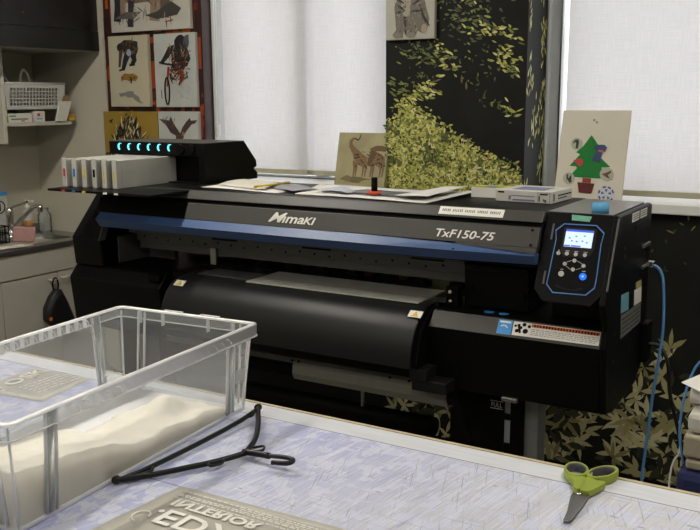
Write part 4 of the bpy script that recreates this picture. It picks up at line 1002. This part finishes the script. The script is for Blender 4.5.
for sx in (-1, 1):
    for y in (-.262, .238):
        for yy, w in ((y, .0025), (y+.022, .0025)):
            xa, xb = (.1805, .1865) if sx > 0 else (-.1865, -.1805)
            vrib(xa, xb, yy, yy+w, sx, 0)
        b = B(); b.M = BM; xo = .1835*sx
        loft(b, [[(xo-sx*.0105, y, .01), (xo-sx*.0105+.0012, y, .01), (xo-sx*.0105+.0012, y+.024, .01), (xo-sx*.0105, y+.024, .01)], [(xo, y, hb-.006), (xo+.0012, y, hb-.006), (xo+.0012, y+.024, hb-.006), (xo, y+.024, hb-.006)]], 0, True, True); b.build('wall_panel', BIN, bn)
for sy in (-1, 1):
    for x in (-.132, .13):
        ya, yb = (.3325, .3385) if sy > 0 else (-.3385, -.3325)
        vrib(x, x+.0025, ya, yb, 0, sy); vrib(x+.018, x+.0205, ya, yb, 0, sy)
for sx in (-1, 1):
    for sy in (-1, 1):
        b = B(); b.M = BM; b.tube([(sx*.1655, sy*.3125, .006), (sx*.1785, sy*.3305, hb-.008)], .0024, 6); b.build('corner_rib', BINR, bn)
for sy in (-1, 1):
    for x in (-.06, .04):
        b = B(); b.M = BM; b.box(x, x+.05, sy*.341-.003, sy*.341+.003, hb-.001, hb+.003); b.build('handle_tab', BINR, bn)
b = B(); b.M = BM; loft(b, [ring(.1700, .317, .015, .010), ring(.1715, .3185, .015, .010), ring(.1715, .3185, .015, .001), ring(.1700, .317, .015, .001)]); b.build('foot_rim', BINR, bn)
# powder
b = B(); b.M = BM; nx, ny = 34, 60; g = {}
def ph(u, v):
    near = max(0, min(1, (.30-v)/.30)); side_ = max(0, min(1, (u+.10)/.22))
    h = .013+.058*max(0, min(1, (.02-v)/.30))**.8*(.35+.65*side_)+.024*side_*max(0, min(1, (.30-v)/.12))
    h += .013*noise.noise(Vector((u*13, v*9, 2)))+.006*noise.noise(Vector((u*34, v*30, 7)))
    h += .040*math.exp(-((u-.075)**2+(v-.155)**2)/.0013)
    h *= max(0, min(1, (u+.15)/.10))*max(0, min(1, (.30-v)/.06))
    if v > .0: h *= max(.0, min(1, (u+.05)/.07))
    return max(.0036, h)
for i in range(nx+1):
    for j in range(ny+1):
        u = -.1665+.333*i/nx; v = -.3135+.627*j/ny
        g[i, j] = b.v((u, v, ph(u, v)))
for i in range(nx):
    for j in range(ny):
        if max(g[i+a_, j+c_].co.z for a_ in (0, 1) for c_ in (0, 1)) > TZ+.0040:
            b.face([g[i, j], g[i+1, j], g[i+1, j+1], g[i, j+1]], smooth=True)
edge_ = [e for e in b.bm.edges if len(e.link_faces) == 1]
ext = bmesh.ops.extrude_edge_only(b.bm, edges=edge_)
for v in [q_ for q_ in ext['geom'] if isinstance(q_, bmesh.types.BMVert)]: v.co.z = TZ+.0026
bmesh.ops.recalc_face_normals(b.bm, faces=b.bm.faces)
loose = [v for v in b.bm.verts if not v.link_faces]
for v in loose: b.bm.verts.remove(v)
pw = tag(b.build('powder', POWDER), 'cream white powder heaped in the clear bin', 'powder'); pw['kind'] = 'stuff'

# printed pouches
def pouch(label, P4, U, V, words, t=.006):
    c = sum((Vector(p) for p in P4), Vector())/4; o = thing('pouch', label, 'bag', (c.x, c.y, TZ), 'printed grey pouches on the table')
    b = B(); n = 14; P = [Vector(p) for p in P4]; top = {}
    for i in range(n+1):
        for j in range(n+1):
            u, v = i/n, j/n; p = (P[0]*(1-u)+P[1]*u)*(1-v)+(P[3]*(1-u)+P[2]*u)*v
            e = min(u, 1-u, v, 1-v); hgt = t*min(1, e/.16)**.6+.0009*noise.noise(Vector((u*7, v*7, c.x*9)))*min(1, e/.1)
            top[i, j] = (p, TZ+.0012+hgt)
    gv = {k: b.v((p.x, p.y, z)) for k, (p, z) in top.items()}; gb = {k: b.v((p.x, p.y, TZ+.0006)) for k, (p, z) in top.items()}
    for i in range(n):
        for j in range(n):
            m = 1 if i in (0, n-1) or j in (0, n-1) else 0
            b.face([gv[i, j], gv[i+1, j], gv[i+1, j+1], gv[i, j+1]], m, smooth=True); b.face([gb[i, j+1], gb[i+1, j+1], gb[i+1, j], gb[i, j]], m)
    for i in range(n):
        b.face([gb[i, 0], gb[i+1, 0], gv[i+1, 0], gv[i, 0]], 1); b.face([gv[i, n], gv[i+1, n], gb[i+1, n], gb[i, n]], 1)
        b.face([gv[0, i], gv[0, i+1], gb[0, i+1], gb[0, i]], 1); b.face([gb[n, i], gb[n, i+1], gv[n, i+1], gv[n, i]], 1)
    b.build('film', [POUCH, POUCHE], o)
    for body, org, size, w, mir in words:
        text_on('pouch_lettering', body, size, Vector((org[0], org[1], TZ+t+.0034)), U, V, POUCHT, o, width=w, mirror=mir, bold=.0009)
    return o
po = pouch('grey printed pouch lying upside down on the mat at the bottom edge', [(-1.02, .80, 0), (-.52, .80, 0), (-.55, 1.100, 0), (-1.0, 1.086, 0)][::1], (1, 0, 0), (0, 1, 0),
           [('INTERIOR', (-.955, 1.03), .030, .175, True), ('EDX', (-.94, .995), .065, .15, True)])
def swirl(o, c, s, U, V):
    b = B(); U, V = Vector(U), Vector(V); pts = []
    for i in range(26):
        a_ = i/25*PI*1.5; r = s*(.35+.65*i/25); pts.append(Vector((c[0], c[1], TZ+.0088))+U*(r*math.cos(a_))+V*(r*math.sin(a_)))
    b.tube(pts, s*.09, 6); b.lathe([(s*.25, 0), (s*.25, .0006)], (c[0]+U.x*s*.6+V.x*s*1.2, c[1]+U.y*s*.6+V.y*s*1.2, TZ+.0084), 14); b.build('pouch_emblem', POUCHT, o)
swirl(po, (-.965, .96), .022, (1, 0, 0), (0, 1, 0))
b = B()
for r_ in range(5):
    y = 1.045+r_*.0055 if r_ < 4 else 1.036; x = -.97
    while x < -.66:
        w = R.uniform(.004, .013)
        if not (r_ in (2,) and x < -.86): b.box(x, x+w, y, y+(.0022 if r_ else .0035), TZ+.0080, TZ+.0084)
        x += w+.003
b.build('pouch_small_print', POUCHT, po)
po2 = pouch('grey printed pouch lying flat on the table behind the clear bin', [(-1.565, 1.265, 0), (-1.595, 1.437, 0), (-1.79, 1.425, 0), (-1.765, 1.24, 0)], (-.15, 1, 0), (-1, -.15, 0),
            [('OSK', (-1.695, 1.290), .050, .125, False)])
swirl(po2, (-1.70, 1.262), .014, (0, 1, 0), (-1, 0, 0))
b = B()
for r_ in range(5):
    x = -1.675+r_*.016; y = 1.29
    while y < 1.41:
        w = R.uniform(.006, .016); b.box(x, x+.005, y, y+w, TZ+.0078, TZ+.0083); y += w+.004
b.build('pouch_small_print', POUCHT, po2)

# coat hanger
hg = thing('coat_hanger', 'black plastic coat hanger lying on the mat beside the bin', 'hanger', (-1.04, 1.25, TZ))
hz = TZ+.0065
b = B(); b.tube([(-1.116, 1.040, hz+0.0022), (-1.108, 1.055, hz+0.0028), (-1.103, 1.12, hz+0.0022), (-1.101, 1.25, hz+0.0028), (-1.102, 1.365, hz+0.0055), (-1.104, 1.432, hz+0.0110)], .0050, 8, sub=5); b.build('trouser_bar', HANG, hg)
b = B(); b.tube([(-1.112, 1.046, hz+0.0022), (-1.088, 1.075, hz+0.0017), (-1.05, 1.135, hz+0.0022), (-1.012, 1.195, hz+0.0039), (-.99, 1.245, hz+0.0055)], .0056, 8, sub=5); b.build('shoulder_arm', HANG, hg)
b = B(); b.tube([(-.99, 1.245, hz+0.0055), (-1.012, 1.305, hz+0.0077), (-1.055, 1.372, hz+0.0105), (-1.096, 1.426, hz+0.0121), (-1.108, 1.446, hz+0.0121)], .0056, 8, sub=5); b.build('shoulder_arm', HANG, hg)
for p in ((-1.115, 1.042, hz+0.0028), (-1.109, 1.444, hz+0.0121)):
    b = B(); b.lathe([(.006, -.006), (.0075, -.003), (.0075, .004), (.005, .007)], p, 12, axis='y'); b.build('end_knob', HANG, hg)
b = B(); b.tube([(-1.101, 1.40, hz+0.0066), (-1.094, 1.405, hz+0.0099), (-1.093, 1.415, hz+.02), (-1.10, 1.426, hz+0.0099)], .003, 6, sub=4); b.build('strap_notch', HANG, hg); b = B(); b.tube([(-1.098, 1.07, hz+0.0022), (-1.090, 1.08, hz+0.0044), (-1.088, 1.10, hz+0.0033), (-1.099, 1.115, hz+0.0022)], .003, 6, sub=4); b.build('strap_notch', HANG, hg)
b = B(); b.tube([(-.992, 1.270, hz+0.0066), (-.978, 1.285, hz+0.0077), (-.968, 1.270, hz+0.0072), (-.982, 1.255, hz+0.0060)], .0024, 6, sub=4); b.build('accessory_hook', HANG, hg); b = B(); b.tube([(-1.025, 1.18, hz+0.0044), (-1.010, 1.168, hz+0.0044), (-.998, 1.185, hz+0.0050), (-1.004, 1.20, hz+0.0050)], .0024, 6, sub=4); b.build('accessory_hook', HANG, hg)
b = B(); b.tube([(-.997, 1.247, hz+0.0055), (-.975, 1.250, hz+0.0072), (-.935, 1.246, hz+0.0110)], .0062, 8, sub=4); b.build('neck', HANG, hg)
b = B(); b.tube([(-.945, 1.2455, hz+.010), (-.915, 1.249, hz+.013), (-.893, 1.250, hz+.014), (-.882, 1.246, hz+.014), (-.880, 1.237, hz+.014), (-.886, 1.2305, hz+.013), (-.900, 1.227, hz+.012), (-.914, 1.2245, hz+.011)], .0046, 8, sub=5); b.build('hook', HANG, hg)

hg.location += Vector((.013, -.007, 0))

# scissors
sc_ = thing('scissors', 'scissors with olive green handles at the far edge of the table', 'scissors', (-.40, 1.41, TZ))
zt = TZ+.004
def flat(b, pts, z, t, m=0): b.prism([(x, y, z) for x, y in pts], (0, 0, t), m)
b = B(); flat(b, [(-.4045, 1.425), (-.386, 1.43), (-.379, 1.395), (-.378, 1.34), (-.379, 1.300), (-.386, 1.293), (-.391, 1.297), (-.398, 1.36)], zt+.002, .0022); b.build('blade', BLADE, sc_, .0006)
b = B(); flat(b, [(-.412, 1.425), (-.396, 1.43), (-.391, 1.395), (-.388, 1.30), (-.391, 1.297), (-.398, 1.34), (-.409, 1.39)], zt-.0025, .0022); b.build('blade', BLADE, sc_, .0006)
b = B(); b.lathe([(.0042, 0), (.0042, .002), (.003, .0028)], (-.396, 1.397, zt+.0042), 14); b.build('screw', CHROME, sc_)
def grip(cx, cy, ru, rv, rot, neck):
    N = 28; ca, sa = math.cos(rot), math.sin(rot)
    pt = lambda k, f: (cx+f*ru*math.cos(2*PI*k/N)*ca-f*rv*math.sin(2*PI*k/N)*sa, cy+f*ru*math.cos(2*PI*k/N)*sa+f*rv*math.sin(2*PI*k/N)*ca)
    b = B(); z0, z1 = TZ+.001, TZ+.017
    o_ = [pt(k, 1) for k in range(N)]; i_ = [pt(k, .80) for k in range(N)]; j_ = [pt(k, .73) for k in range(N)]
    rows = [[b.v((*p, z0)) for p in i_], [b.v((*p, z0)) for p in o_], [b.v((*p, z1-.003)) for p in o_], [b.v((*pt(k, .96), z1)) for k in range(N)], [b.v((*p, z1)) for p in i_]]
    rows.append(rows[0])
    for a_, c_ in zip(rows, rows[1:]):
        for k in range(N): b.face([a_[k], a_[(k+1) % N], c_[(k+1) % N], c_[k]], smooth=True)
    nk = catmull([Vector((x, y, 0)) for x, y in neck], 5, True); flat(b, [(p.x, p.y) for p in nk], TZ+.0035, .0115)
    h_ = b.build('handle', GREEN, sc_, .0012, label='olive green handle')
    b = B(); rows = [[b.v((*p, z0)) for p in i_], [b.v((*p, z1-.0005)) for p in i_], [b.v((*p, z1-.002)) for p in j_], [b.v((*p, z0)) for p in j_]]; rows.append(rows[0])
    for a_, c_ in zip(rows, rows[1:]):
        for k in range(N): b.face([a_[k], a_[(k+1) % N], c_[(k+1) % N], c_[k]], smooth=True)
    b.build('handle_lining', GRIPD, h_, label='dark grey lining')
grip(-.4265, 1.480, .0215, .031, math.radians(18), [(-.4385, 1.455), (-.418, 1.452), (-.4035, 1.456), (-.397, 1.435), (-.3975, 1.405), (-.4085, 1.406), (-.417, 1.430)])
grip(-.3835, 1.490, .0195, .037, math.radians(-24), [(-.3985, 1.482), (-.3935, 1.462), (-.384, 1.453), (-.3685, 1.455), (-.372, 1.430), (-.382, 1.404), (-.396, 1.402), (-.400, 1.430), (-.4015, 1.46)])

sc_.location += Vector((.004, -.010, 0))
# ================================================================ kitchenette at the left
XF = -3.53
kc = thing('sink_cabinet', 'cream sink cabinet with a stainless top along the left wall', 'cabinet', (-3.75, 2.4, 0))
ya, yb = 1.5, YW-.003
b = B(); b.box(XW+.002, XF-.018, ya, yb, .06, H-.725); b.box(XW+.002, XF-.05, ya, yb, 0, .06); b.build('carcass', CABW, kc)
b = B(); b.box(XF-.0175, XF-.002, ya, yb, H-.845, H-.728); b.build('front_rail', CABW, kc, .002)
b = B(); x0, x1 = XW+.002, XF+.008; bx0, bx1, by0, by1 = -3.90, -3.60, 2.62, 3.18
b.box(x0, bx0, ya, yb, H-.724, H-.70); b.box(bx1, x1, ya, yb, H-.724, H-.70); b.box(bx0, bx1, ya, by0, H-.724, H-.70); b.box(bx0, bx1, by1, yb, H-.724, H-.70)
ctp = b.build('worktop', STEEL, kc, .003, label='stainless steel worktop')
b = B(); loft(b, [[(bx0+.02, by0+.02, H-.86), (bx1-.02, by0+.02, H-.86), (bx1-.02, by1-.02, H-.86), (bx0+.02, by1-.02, H-.86)], [(bx0, by0, H-.7), (bx1, by0, H-.7), (bx1, by1, H-.7), (bx0, by1, H-.7)]], 0, True); b.build('basin', STEEL, kc)
b = B(); b.box(x0, x0+.012, ya, yb, H-.6995, H-.66); b.build('splashback', STEEL, kc, .002)
yd = [(2.01, 2.335), (2.34, 2.668), (2.673, 3.000), (3.005, 3.29)]
for i, (y0, y1) in enumerate(yd):
    b = B(); b.box(XF-.0175, XF, y0, y1, .07, H-.852); d = b.build('door', CABW, kc, .002)
    yh = y1-.055 if i % 2 == 0 else y0+.02
    b = B(); b.tube([(XF, yh, H-.880), (XF+.018, yh+.003, H-.880), (XF+.022, yh+.02, H-.880), (XF+.018, yh+.037, H-.880), (XF, yh+.04, H-.880)], .005, 8, sub=4); b.build('handle', mat('cream_handle', '#c6bfa8', .4), d)
# pouch on the handle
kb = thing('camera_pouch', 'black pouch hanging by a carabiner from the cabinet handle', 'pouch', (XF+.03, 2.93, H-1.07))
b = B(); cpts = [(XF+.024, 2.965+.018*math.cos(t)*1.0, H-.905+.034*math.sin(t)) for t in [2*PI*k/14 for k in range(14)]]; b.tube(cpts, .004, 8, closed=True); b.build('carabiner', BLACKM, kb)
b = B(); P = [(2.955, -.925), (2.985, -.930), (3.02, -1.0), (3.06, -1.10), (3.05, -1.13), (2.93, -1.12), (2.88, -1.07), (2.885, -1.01), (2.92, -.955)]
n_ = len(P); cy, cz = 2.955, -1.04
rings_ = []
for off, k in ((.004, .85), (.016, 1), (.045, 1), (.062, .75)): rings_.append([(XF+off, cy+(y-cy)*k, H+cz+(z-cz)*k) for y, z in P])
loft(b, rings_, 0, True, True); b.build('bag', mat('black_nylon', '#0f0f10', .6, var=.2, bump=.3), kb, .006)
b = B(); b.box(XF+.055, XF+.066, 2.885, 2.899, H-1.070, H-1.054); b.build('orange_badge', ORANGE, kb, .002)
# tap
fx, fy = -3.845, 2.99
tpz = H-.70
fc = thing('kitchen_tap', 'chrome lever tap beside the sink basin', 'tap', (fx, fy, tpz))
b = B(); b.lathe([(.024, 0), (.024, .008), (.020, .012), (.019, .11), (.021, .115), (.020, .15), (.012, .16)], (fx, fy, tpz), 20); b.build('column', CHROME, fc)
b = B(); b.tube([(fx+.005, fy, tpz+.045), (fx+.06, fy, tpz+.085), (fx+.13, fy, tpz+.135), (fx+.185, fy, tpz+.170), (fx+.215, fy, tpz+.177), (fx+.235, fy, tpz+.176)], .011, 12, sub=4); b.lathe([(.013, -.025), (.015, 0), (.010, .012)], (fx+.235, fy, tpz+.176), 14); b.build('spout', CHROME, fc)
b = B(); b.tube([(fx, fy, tpz+.155), (fx+.03, fy, tpz+.165), (fx+.09, fy, tpz+.182), (fx+.14, fy, tpz+.196)], .006, 8, sub=3); b.build('lever', CHROME, fc)
# bottles
pb = thing('pump_bottle', 'white pump soap bottle behind the tap', 'bottle', (-3.895, 3.14, tpz))
b = B(); b.lathe([(.024, 0), (.028, .006), (.028, .105), (.024, .120), (.012, .132), (.012, .142)], (-3.895, 3.14, tpz+.001), 20); b.build('bottle', PLAST, pb)
b = B(); b.lathe([(.013, .142), (.013, .150), (.004, .152), (.004, .172), (.010, .174), (.010, .180)], (-3.895, 3.14, tpz), 14); b.box(-3.905, -3.845, 3.133, 3.147, tpz+.172, tpz+.181); b.build('pump', WHITE, pb)
b = B(); b.lathe([(.0283, .04), (.0283, .075)], (-3.895, 3.14, tpz), 20); b.build('label_band', mat('pale_orange_band', '#b88a55', .5, var=.4, scale=50), pb)
jr = thing('clear_jar', 'clear ridged plastic jar right of the pump bottle', 'jar', (-3.87, 3.23, tpz))
b = B(); b.lathe([(.034, 0), (.036, .004), (.036, .03), (.034, .034), (.036, .038), (.036, .066), (.034, .070), (.036, .074), (.034, .095), (.022, .112), (.022, .126)], (-3.87, 3.23, tpz+.001), 22); b.build('jar', CLEARB, jr)
b = B(); b.lathe([(.024, .125), (.024, .132)], (-3.87, 3.23, tpz), 18); b.build('lid', CLEARB, jr)
# pink cloth over the basin edge
b = B(); n = 8; g = {}
for i in range(n+1):
    for j in range(n+1):
        u, v = i/n, j/n; g[i, j] = b.v((-3.700+.095*u-.012*v, 2.890+.057*u+.004*math.sin(u*7+v*3), H-.618-.078*v+.003*math.sin(u*6)))
for i in range(n):
    for j in range(n): b.face([g[i, j], g[i+1, j], g[i+1, j+1], g[i, j+1]], smooth=True)
o = tag(b.build('dish_cloth', PINK), 'dusty pink cloth hanging by the dish rack at the basin edge', 'cloth')
md = o.modifiers.new('thick', 'SOLIDIFY'); md.thickness = .005
# dish rack
dr = thing('dish_rack', 'dark wire dish rack at the left end of the sink', 'rack', (-3.80, 2.80, tpz))
b = B()
for z in (.004, .05, .085): b.tube([(-3.92, 2.68, tpz+z), (-3.72, 2.68, tpz+z), (-3.72, 2.88, tpz+z), (-3.92, 2.88, tpz+z)], .003, 6, closed=True)
b.build('frame', BLACKM, dr)
b = B()
for i in range(9):
    x = -3.92+i*.025
    for y in (2.68, 2.88): b.tube([(x, y, tpz+.004), (x, y, tpz+.085)], .002, 6)
for i in range(9):
    y = 2.68+i*.025; b.tube([(-3.72, y, tpz+.004), (-3.72, y, tpz+.085)], .002, 6); b.tube([(-3.92, y, tpz+.004), (-3.72, y, tpz+.004)], .002, 6)
b.build('wires', BLACKM, dr)
# white papers on the counter edge
b = B(); n = 10; g = {}
for s_ in (0, 1):
    for i in range(n+1):
        for j in range(n+1):
            u, v = i/n, j/n; g[s_, i, j] = b.v((-3.62+.085*u+.012*math.sin(v*9), 2.55+.32*v, tpz+.003+.004*noise.noise(Vector((u*4, v*6, 1)))+.004+s_*.003))
for i in range(n):
    for j in range(n): b.face([g[1, i, j], g[1, i+1, j], g[1, i+1, j+1], g[1, i, j+1]], smooth=True); b.face([g[0, i, j+1], g[0, i+1, j+1], g[0, i+1, j], g[0, i, j]])
for i in range(n):
    b.face([g[0, i, 0], g[0, i+1, 0], g[1, i+1, 0], g[1, i, 0]]); b.face([g[1, i, n], g[1, i+1, n], g[0, i+1, n], g[0, i, n]]); b.face([g[1, 0, i], g[1, 0, i+1], g[0, 0, i+1], g[0, 0, i]]); b.face([g[0, n, i], g[0, n, i+1], g[1, n, i+1], g[1, n, i]])
tag(b.build('paper_towel', mat('crumpled_towel', '#d3cec4', .85, var=.3, scale=30, bump=.3)), 'rumpled white towel spread on the counter front edge', 'towel')
# boxed notice with blue top leaning in the corner
nb = thing('tissue_box', 'white packet with a blue top edge behind the dish rack', 'packet', (-3.945, 2.93, H-.60))
b = B(); b.box(-3.955, -3.925, 2.93, 3.045, H-.66, H-.470); b.build('packet', PLAST, nb, .003)
b = B(); b.box(-3.956, -3.9245, 2.929, 3.046, H-.487, H-.4695); b.build('blue_band', STBLUE, nb)
b = B(); b.lathe([(.028, 0), (.034, 0), (.034, .001), (.028, .001), (.028, 0)], (-3.9247, 2.995, H-.545), 20, axis='x'); b.box(-3.9247, -3.9237, 2.990, 3.0, H-.565, H-.525); b.build('round_print', BLACKM, nb)
b = B(); b.box(XW+.002, -3.92, 2.90, 3.08, H-.6995, H-.6605); o = b.build('ledge_block', STEEL, kc)

# wall cabinet and shelf
wc = thing('wall_cabinet', 'black wrapped wall cabinet high on the left wall', 'cabinet', (-3.71, 2.4, H+.24))
b = B(); b.box(XW+.002, -3.465, 1.5, YW-.003, H+.242, CZ-.15); b.build('carcass', CABW, wc)
b = B(); b.box(-3.4645, -3.447, 1.5, YW-.004, H+.24, H+.335); b.build('valance', CABB, wc, .001)
for i, (y0, y1) in enumerate(((1.5, 2.10), (2.105, 2.70), (2.705, 3.296))):
    b = B(); b.box(-3.4645, -3.449, y0, y1, H+.338, CZ-.16)
    for k in range(26):
        y, z = R.uniform(y0+.02, y1-.04), R.uniform(H+.35, H+.7); w = R.uniform(.003, .010)
        b.face([(-3.4486, y, z), (-3.4486, y+w, z), (-3.4486, y+w, z+w*1.2), (-3.4486, y, z+w*1.2)], 1, hx(R.choice(('#4a2013', '#6b2c17', '#2f1a12', '#57402e'))))
    b.build('door', [CABB, ATTR], wc)
sh_ = thing('wall_shelf', 'cream wall shelf with an end panel under the black cabinet', 'shelf', (-3.8, 3.0, H-.125))
b = B(); b.box(XW+.002, -3.62, 2.825, 3.235, H-.124, H-.106); b.build('board', CABW, sh_, .002)
b = B(); b.box(XW+.002, -3.64, 3.2355, 3.285, H-.118, H-.108); b.build('bracket', STEELD, sh_)
b = B(); b.box(XW+.002, -3.60, 2.805, 2.824, H-.205, H+.2395); b.build('end_panel', CABW, sh_, .002)
SZ = H-.106
# cartons on the shelf
GC = 'small cartons on the wall shelf'
def carton(name, x0, x1, y0, y1, h, mt, label, extra=()):
    t = thing(name, label, 'box', ((x0+x1)/2, (y0+y1)/2, SZ), GC)
    b = B(); b.box(x0, x1, y0, y1, SZ+.0005, SZ+h); b.build('box', mt, t, .0015)
    for nm, (a0, a1, c0, c1), mm in extra:
        b = B(); b.box(x1, x1+.0006, a0, a1, SZ+c0, SZ+c1); b.build(nm, mm, t)
carton('carton', -3.80, -3.628, 2.826, 2.852, .083, mat('lime_carton', '#9aa556', .6, var=.06), 'upright lime green carton against the shelf end panel', [('print', (2.830, 2.848, .03, .06), WHITE)])
carton('carton', -3.84, -3.628, 2.856, 2.995, .043, CARDW, 'low white carton with green marks under the basket', [('green_print', (2.862, 2.90, .028, .034), FELT), ('magenta_print', (2.93, 2.95, .004, .010), RED), ('grey_print', (2.87, 2.97, .012, .020), CARTD)])
carton('carton', -3.945, -3.845, 2.90, 3.01, .060, RED, 'dark red carton behind the low white one')
carton('carton', -3.80, -3.630, 3.015, 3.075, .052, CARDW, 'white carton with a red spot beside the open box', [('red_spot', (3.03, 3.045, .028, .042), RED), ('blue_text', (3.025, 3.06, .012, .018), STBLUE)])
carton('carton', -3.72, -3.645, 3.238, 3.282, .036, mat('amber_carton', '#b48a35', .6, var=.08), 'small amber carton at the right end of the shelf', [('yellow_band', (3.242, 3.278, .006, .014), YELLOW)])
ob = thing('open_carton', 'white open carton with a raised flap at the basket corner', 'box', (-3.68, 3.13, SZ), GC)
b = B(); b.prism([(-3.610, 3.125, SZ+.0005), (-3.610, 3.195, SZ+.0005), (-3.610, 3.235, SZ+.10), (-3.610, 3.16, SZ+.10)], (-.010, 0, 0)); b.build('box', CARDW, ob, .001)
b = B(); b.prism([(-3.612, 3.175, SZ+.1005), (-3.612, 3.225, SZ+.1005), (-3.612, 3.215, SZ+.128), (-3.612, 3.19, SZ+.128)], (-.004, 0, 0)); b.build('flap', CARDB, ob)
# basket
bk = thing('basket', 'white perforated plastic basket on the shelf cartons', 'basket', (-3.76, 2.99, SZ+.062))
bz0, bz1 = SZ+.0625, SZ+.187; X0, X1, Y0, Y1 = -3.93, -3.622, 2.84, 3.205
def basket_side(b, A, Bq, n_c, n_r):
    A, Bq = Vector(A), Vector(Bq); d = Bq-A; L = d.length; d.normalize(); nn = Vector((0, 0, 1)).cross(d); th_ = .002; hgt = bz1-bz0
    def bar(u0, u1, v0, v1):
        P = lambda u, v: A+d*u+Vector((0, 0, v))+nn*(-.012*(1-v/hgt))
        b.prism([P(u0, v0), P(u1, v0), P(u1, v1), P(u0, v1)], nn*th_)
    bar(0, L, 0, .018); bar(0, L, hgt-.022, hgt); bar(0, .045, .018, hgt-.022); bar(L-.03, L, .018, hgt-.022)
    cw = (L-.075)/n_c
    for i in range(n_c+1): bar(.045+i*cw-.003 if i else .045, .045+i*cw+.003, .018, hgt-.022)
    for r in range(1, n_r): z = .018+(hgt-.040)*r/n_r; bar(.045, L-.03, z-.0025, z+.0025)
b = B(); basket_side(b, (X1, Y1, bz0), (X1, Y0, bz0), 15, 5); basket_side(b, (X0, Y0, bz0), (X0, Y1, bz0), 15, 5); basket_side(b, (X1, Y0, bz0), (X0, Y0, bz0), 13, 5); basket_side(b, (X0, Y1, bz0), (X1, Y1, bz0), 13, 5)
b.build('wall_grid', PLAST, bk)
b = B(); b.box(X0+.012, X1-.012, Y0+.012, Y1-.012, bz0, bz0+.003); b.build('bottom', PLAST, bk)
b = B(); b.tube([(X0, Y0, bz1), (X1, Y0, bz1), (X1, Y1, bz1), (X0, Y1, bz1)], .005, 8, closed=True); b.build('rim', PLAST, bk)
b = B(); b.tube([(X1-.02, 2.95, bz1), (X1-.03, 2.962, bz1+.035), (X1-.05, 2.995, bz1+.066), (X1-.06, 3.025, bz1+.05), (X1-.05, 3.035, bz1)], .007, 8, sub=5); b.build('handle', PLAST, bk)
b = B(); b.tube([(X1-.02, 2.850, bz1), (X1-.03, 2.852, bz1+.045), (X1-.05, 2.862, bz1+.064), (X1-.06, 2.885, bz1+.04), (X1-.05, 2.905, bz1)], .007, 8, sub=5); b.build('handle', PLAST, bk)
b = B(); n = 12; g = {}
for i in range(n+1):
    for j in range(n+1):
        u, v = i/n, j/n; g[i, j] = b.v((X0+.03+.23*u, 2.88+.12*v, bz1-.03+.05*math.sin(u*PI)*math.sin(v*PI)+.012*noise.noise(Vector((u*6, v*6, 3)))))
for i in range(n):
    for j in range(n): b.face([g[i, j], g[i+1, j], g[i+1, j+1], g[i, j+1]], smooth=True)
o = tag(b.build('plastic_bag', mat_clear('white_film_bag', '#d5d5d0', .6, .3)), 'crumpled white plastic bag inside the basket', 'bag'); md = o.modifiers.new('thick', 'SOLIDIFY'); md.thickness = .002

# ================================================================ daylight, camera, view
w = bpy.data.worlds.new('sky'); bpy.context.scene.world = w; w.use_nodes = True
w.node_tree.nodes['Background'].inputs[0].default_value = (1.0, .985, .99, 1); w.node_tree.nodes['Background'].inputs[1].default_value = 1.30
cam = bpy.data.cameras.new('camera'); co = bpy.data.objects.new('camera', cam); C.objects.link(co)
cam.sensor_width = 36; cam.lens = 890/700*36; cam.clip_start = .02
P_, Y_, R_ = math.radians(10.6), math.radians(31.1), math.radians(-.32)
fw = Vector((-math.sin(Y_)*math.cos(P_), math.cos(Y_)*math.cos(P_), -math.sin(P_))); r = Vector((math.cos(Y_), math.sin(Y_), 0)); u = r.cross(fw)
r2 = r*math.cos(R_)+u*math.sin(R_); u2 = -r*math.sin(R_)+u*math.cos(R_)
co.matrix_world = Matrix(((r2.x, u2.x, -fw.x, 0), (r2.y, u2.y, -fw.y, 0), (r2.z, u2.z, -fw.z, H), (0, 0, 0, 1)))
S = bpy.context.scene; S.camera = co
S.view_settings.view_transform = 'Standard'; S.view_settings.look = 'None'; S.view_settings.exposure = .8; S.view_settings.gamma = 1; S.view_settings.use_curve_mapping = False
S.cycles.use_denoising = True; S.cycles.max_bounces = 10; S.cycles.transparent_max_bounces = 24; S.cycles.sample_clamp_indirect = 6
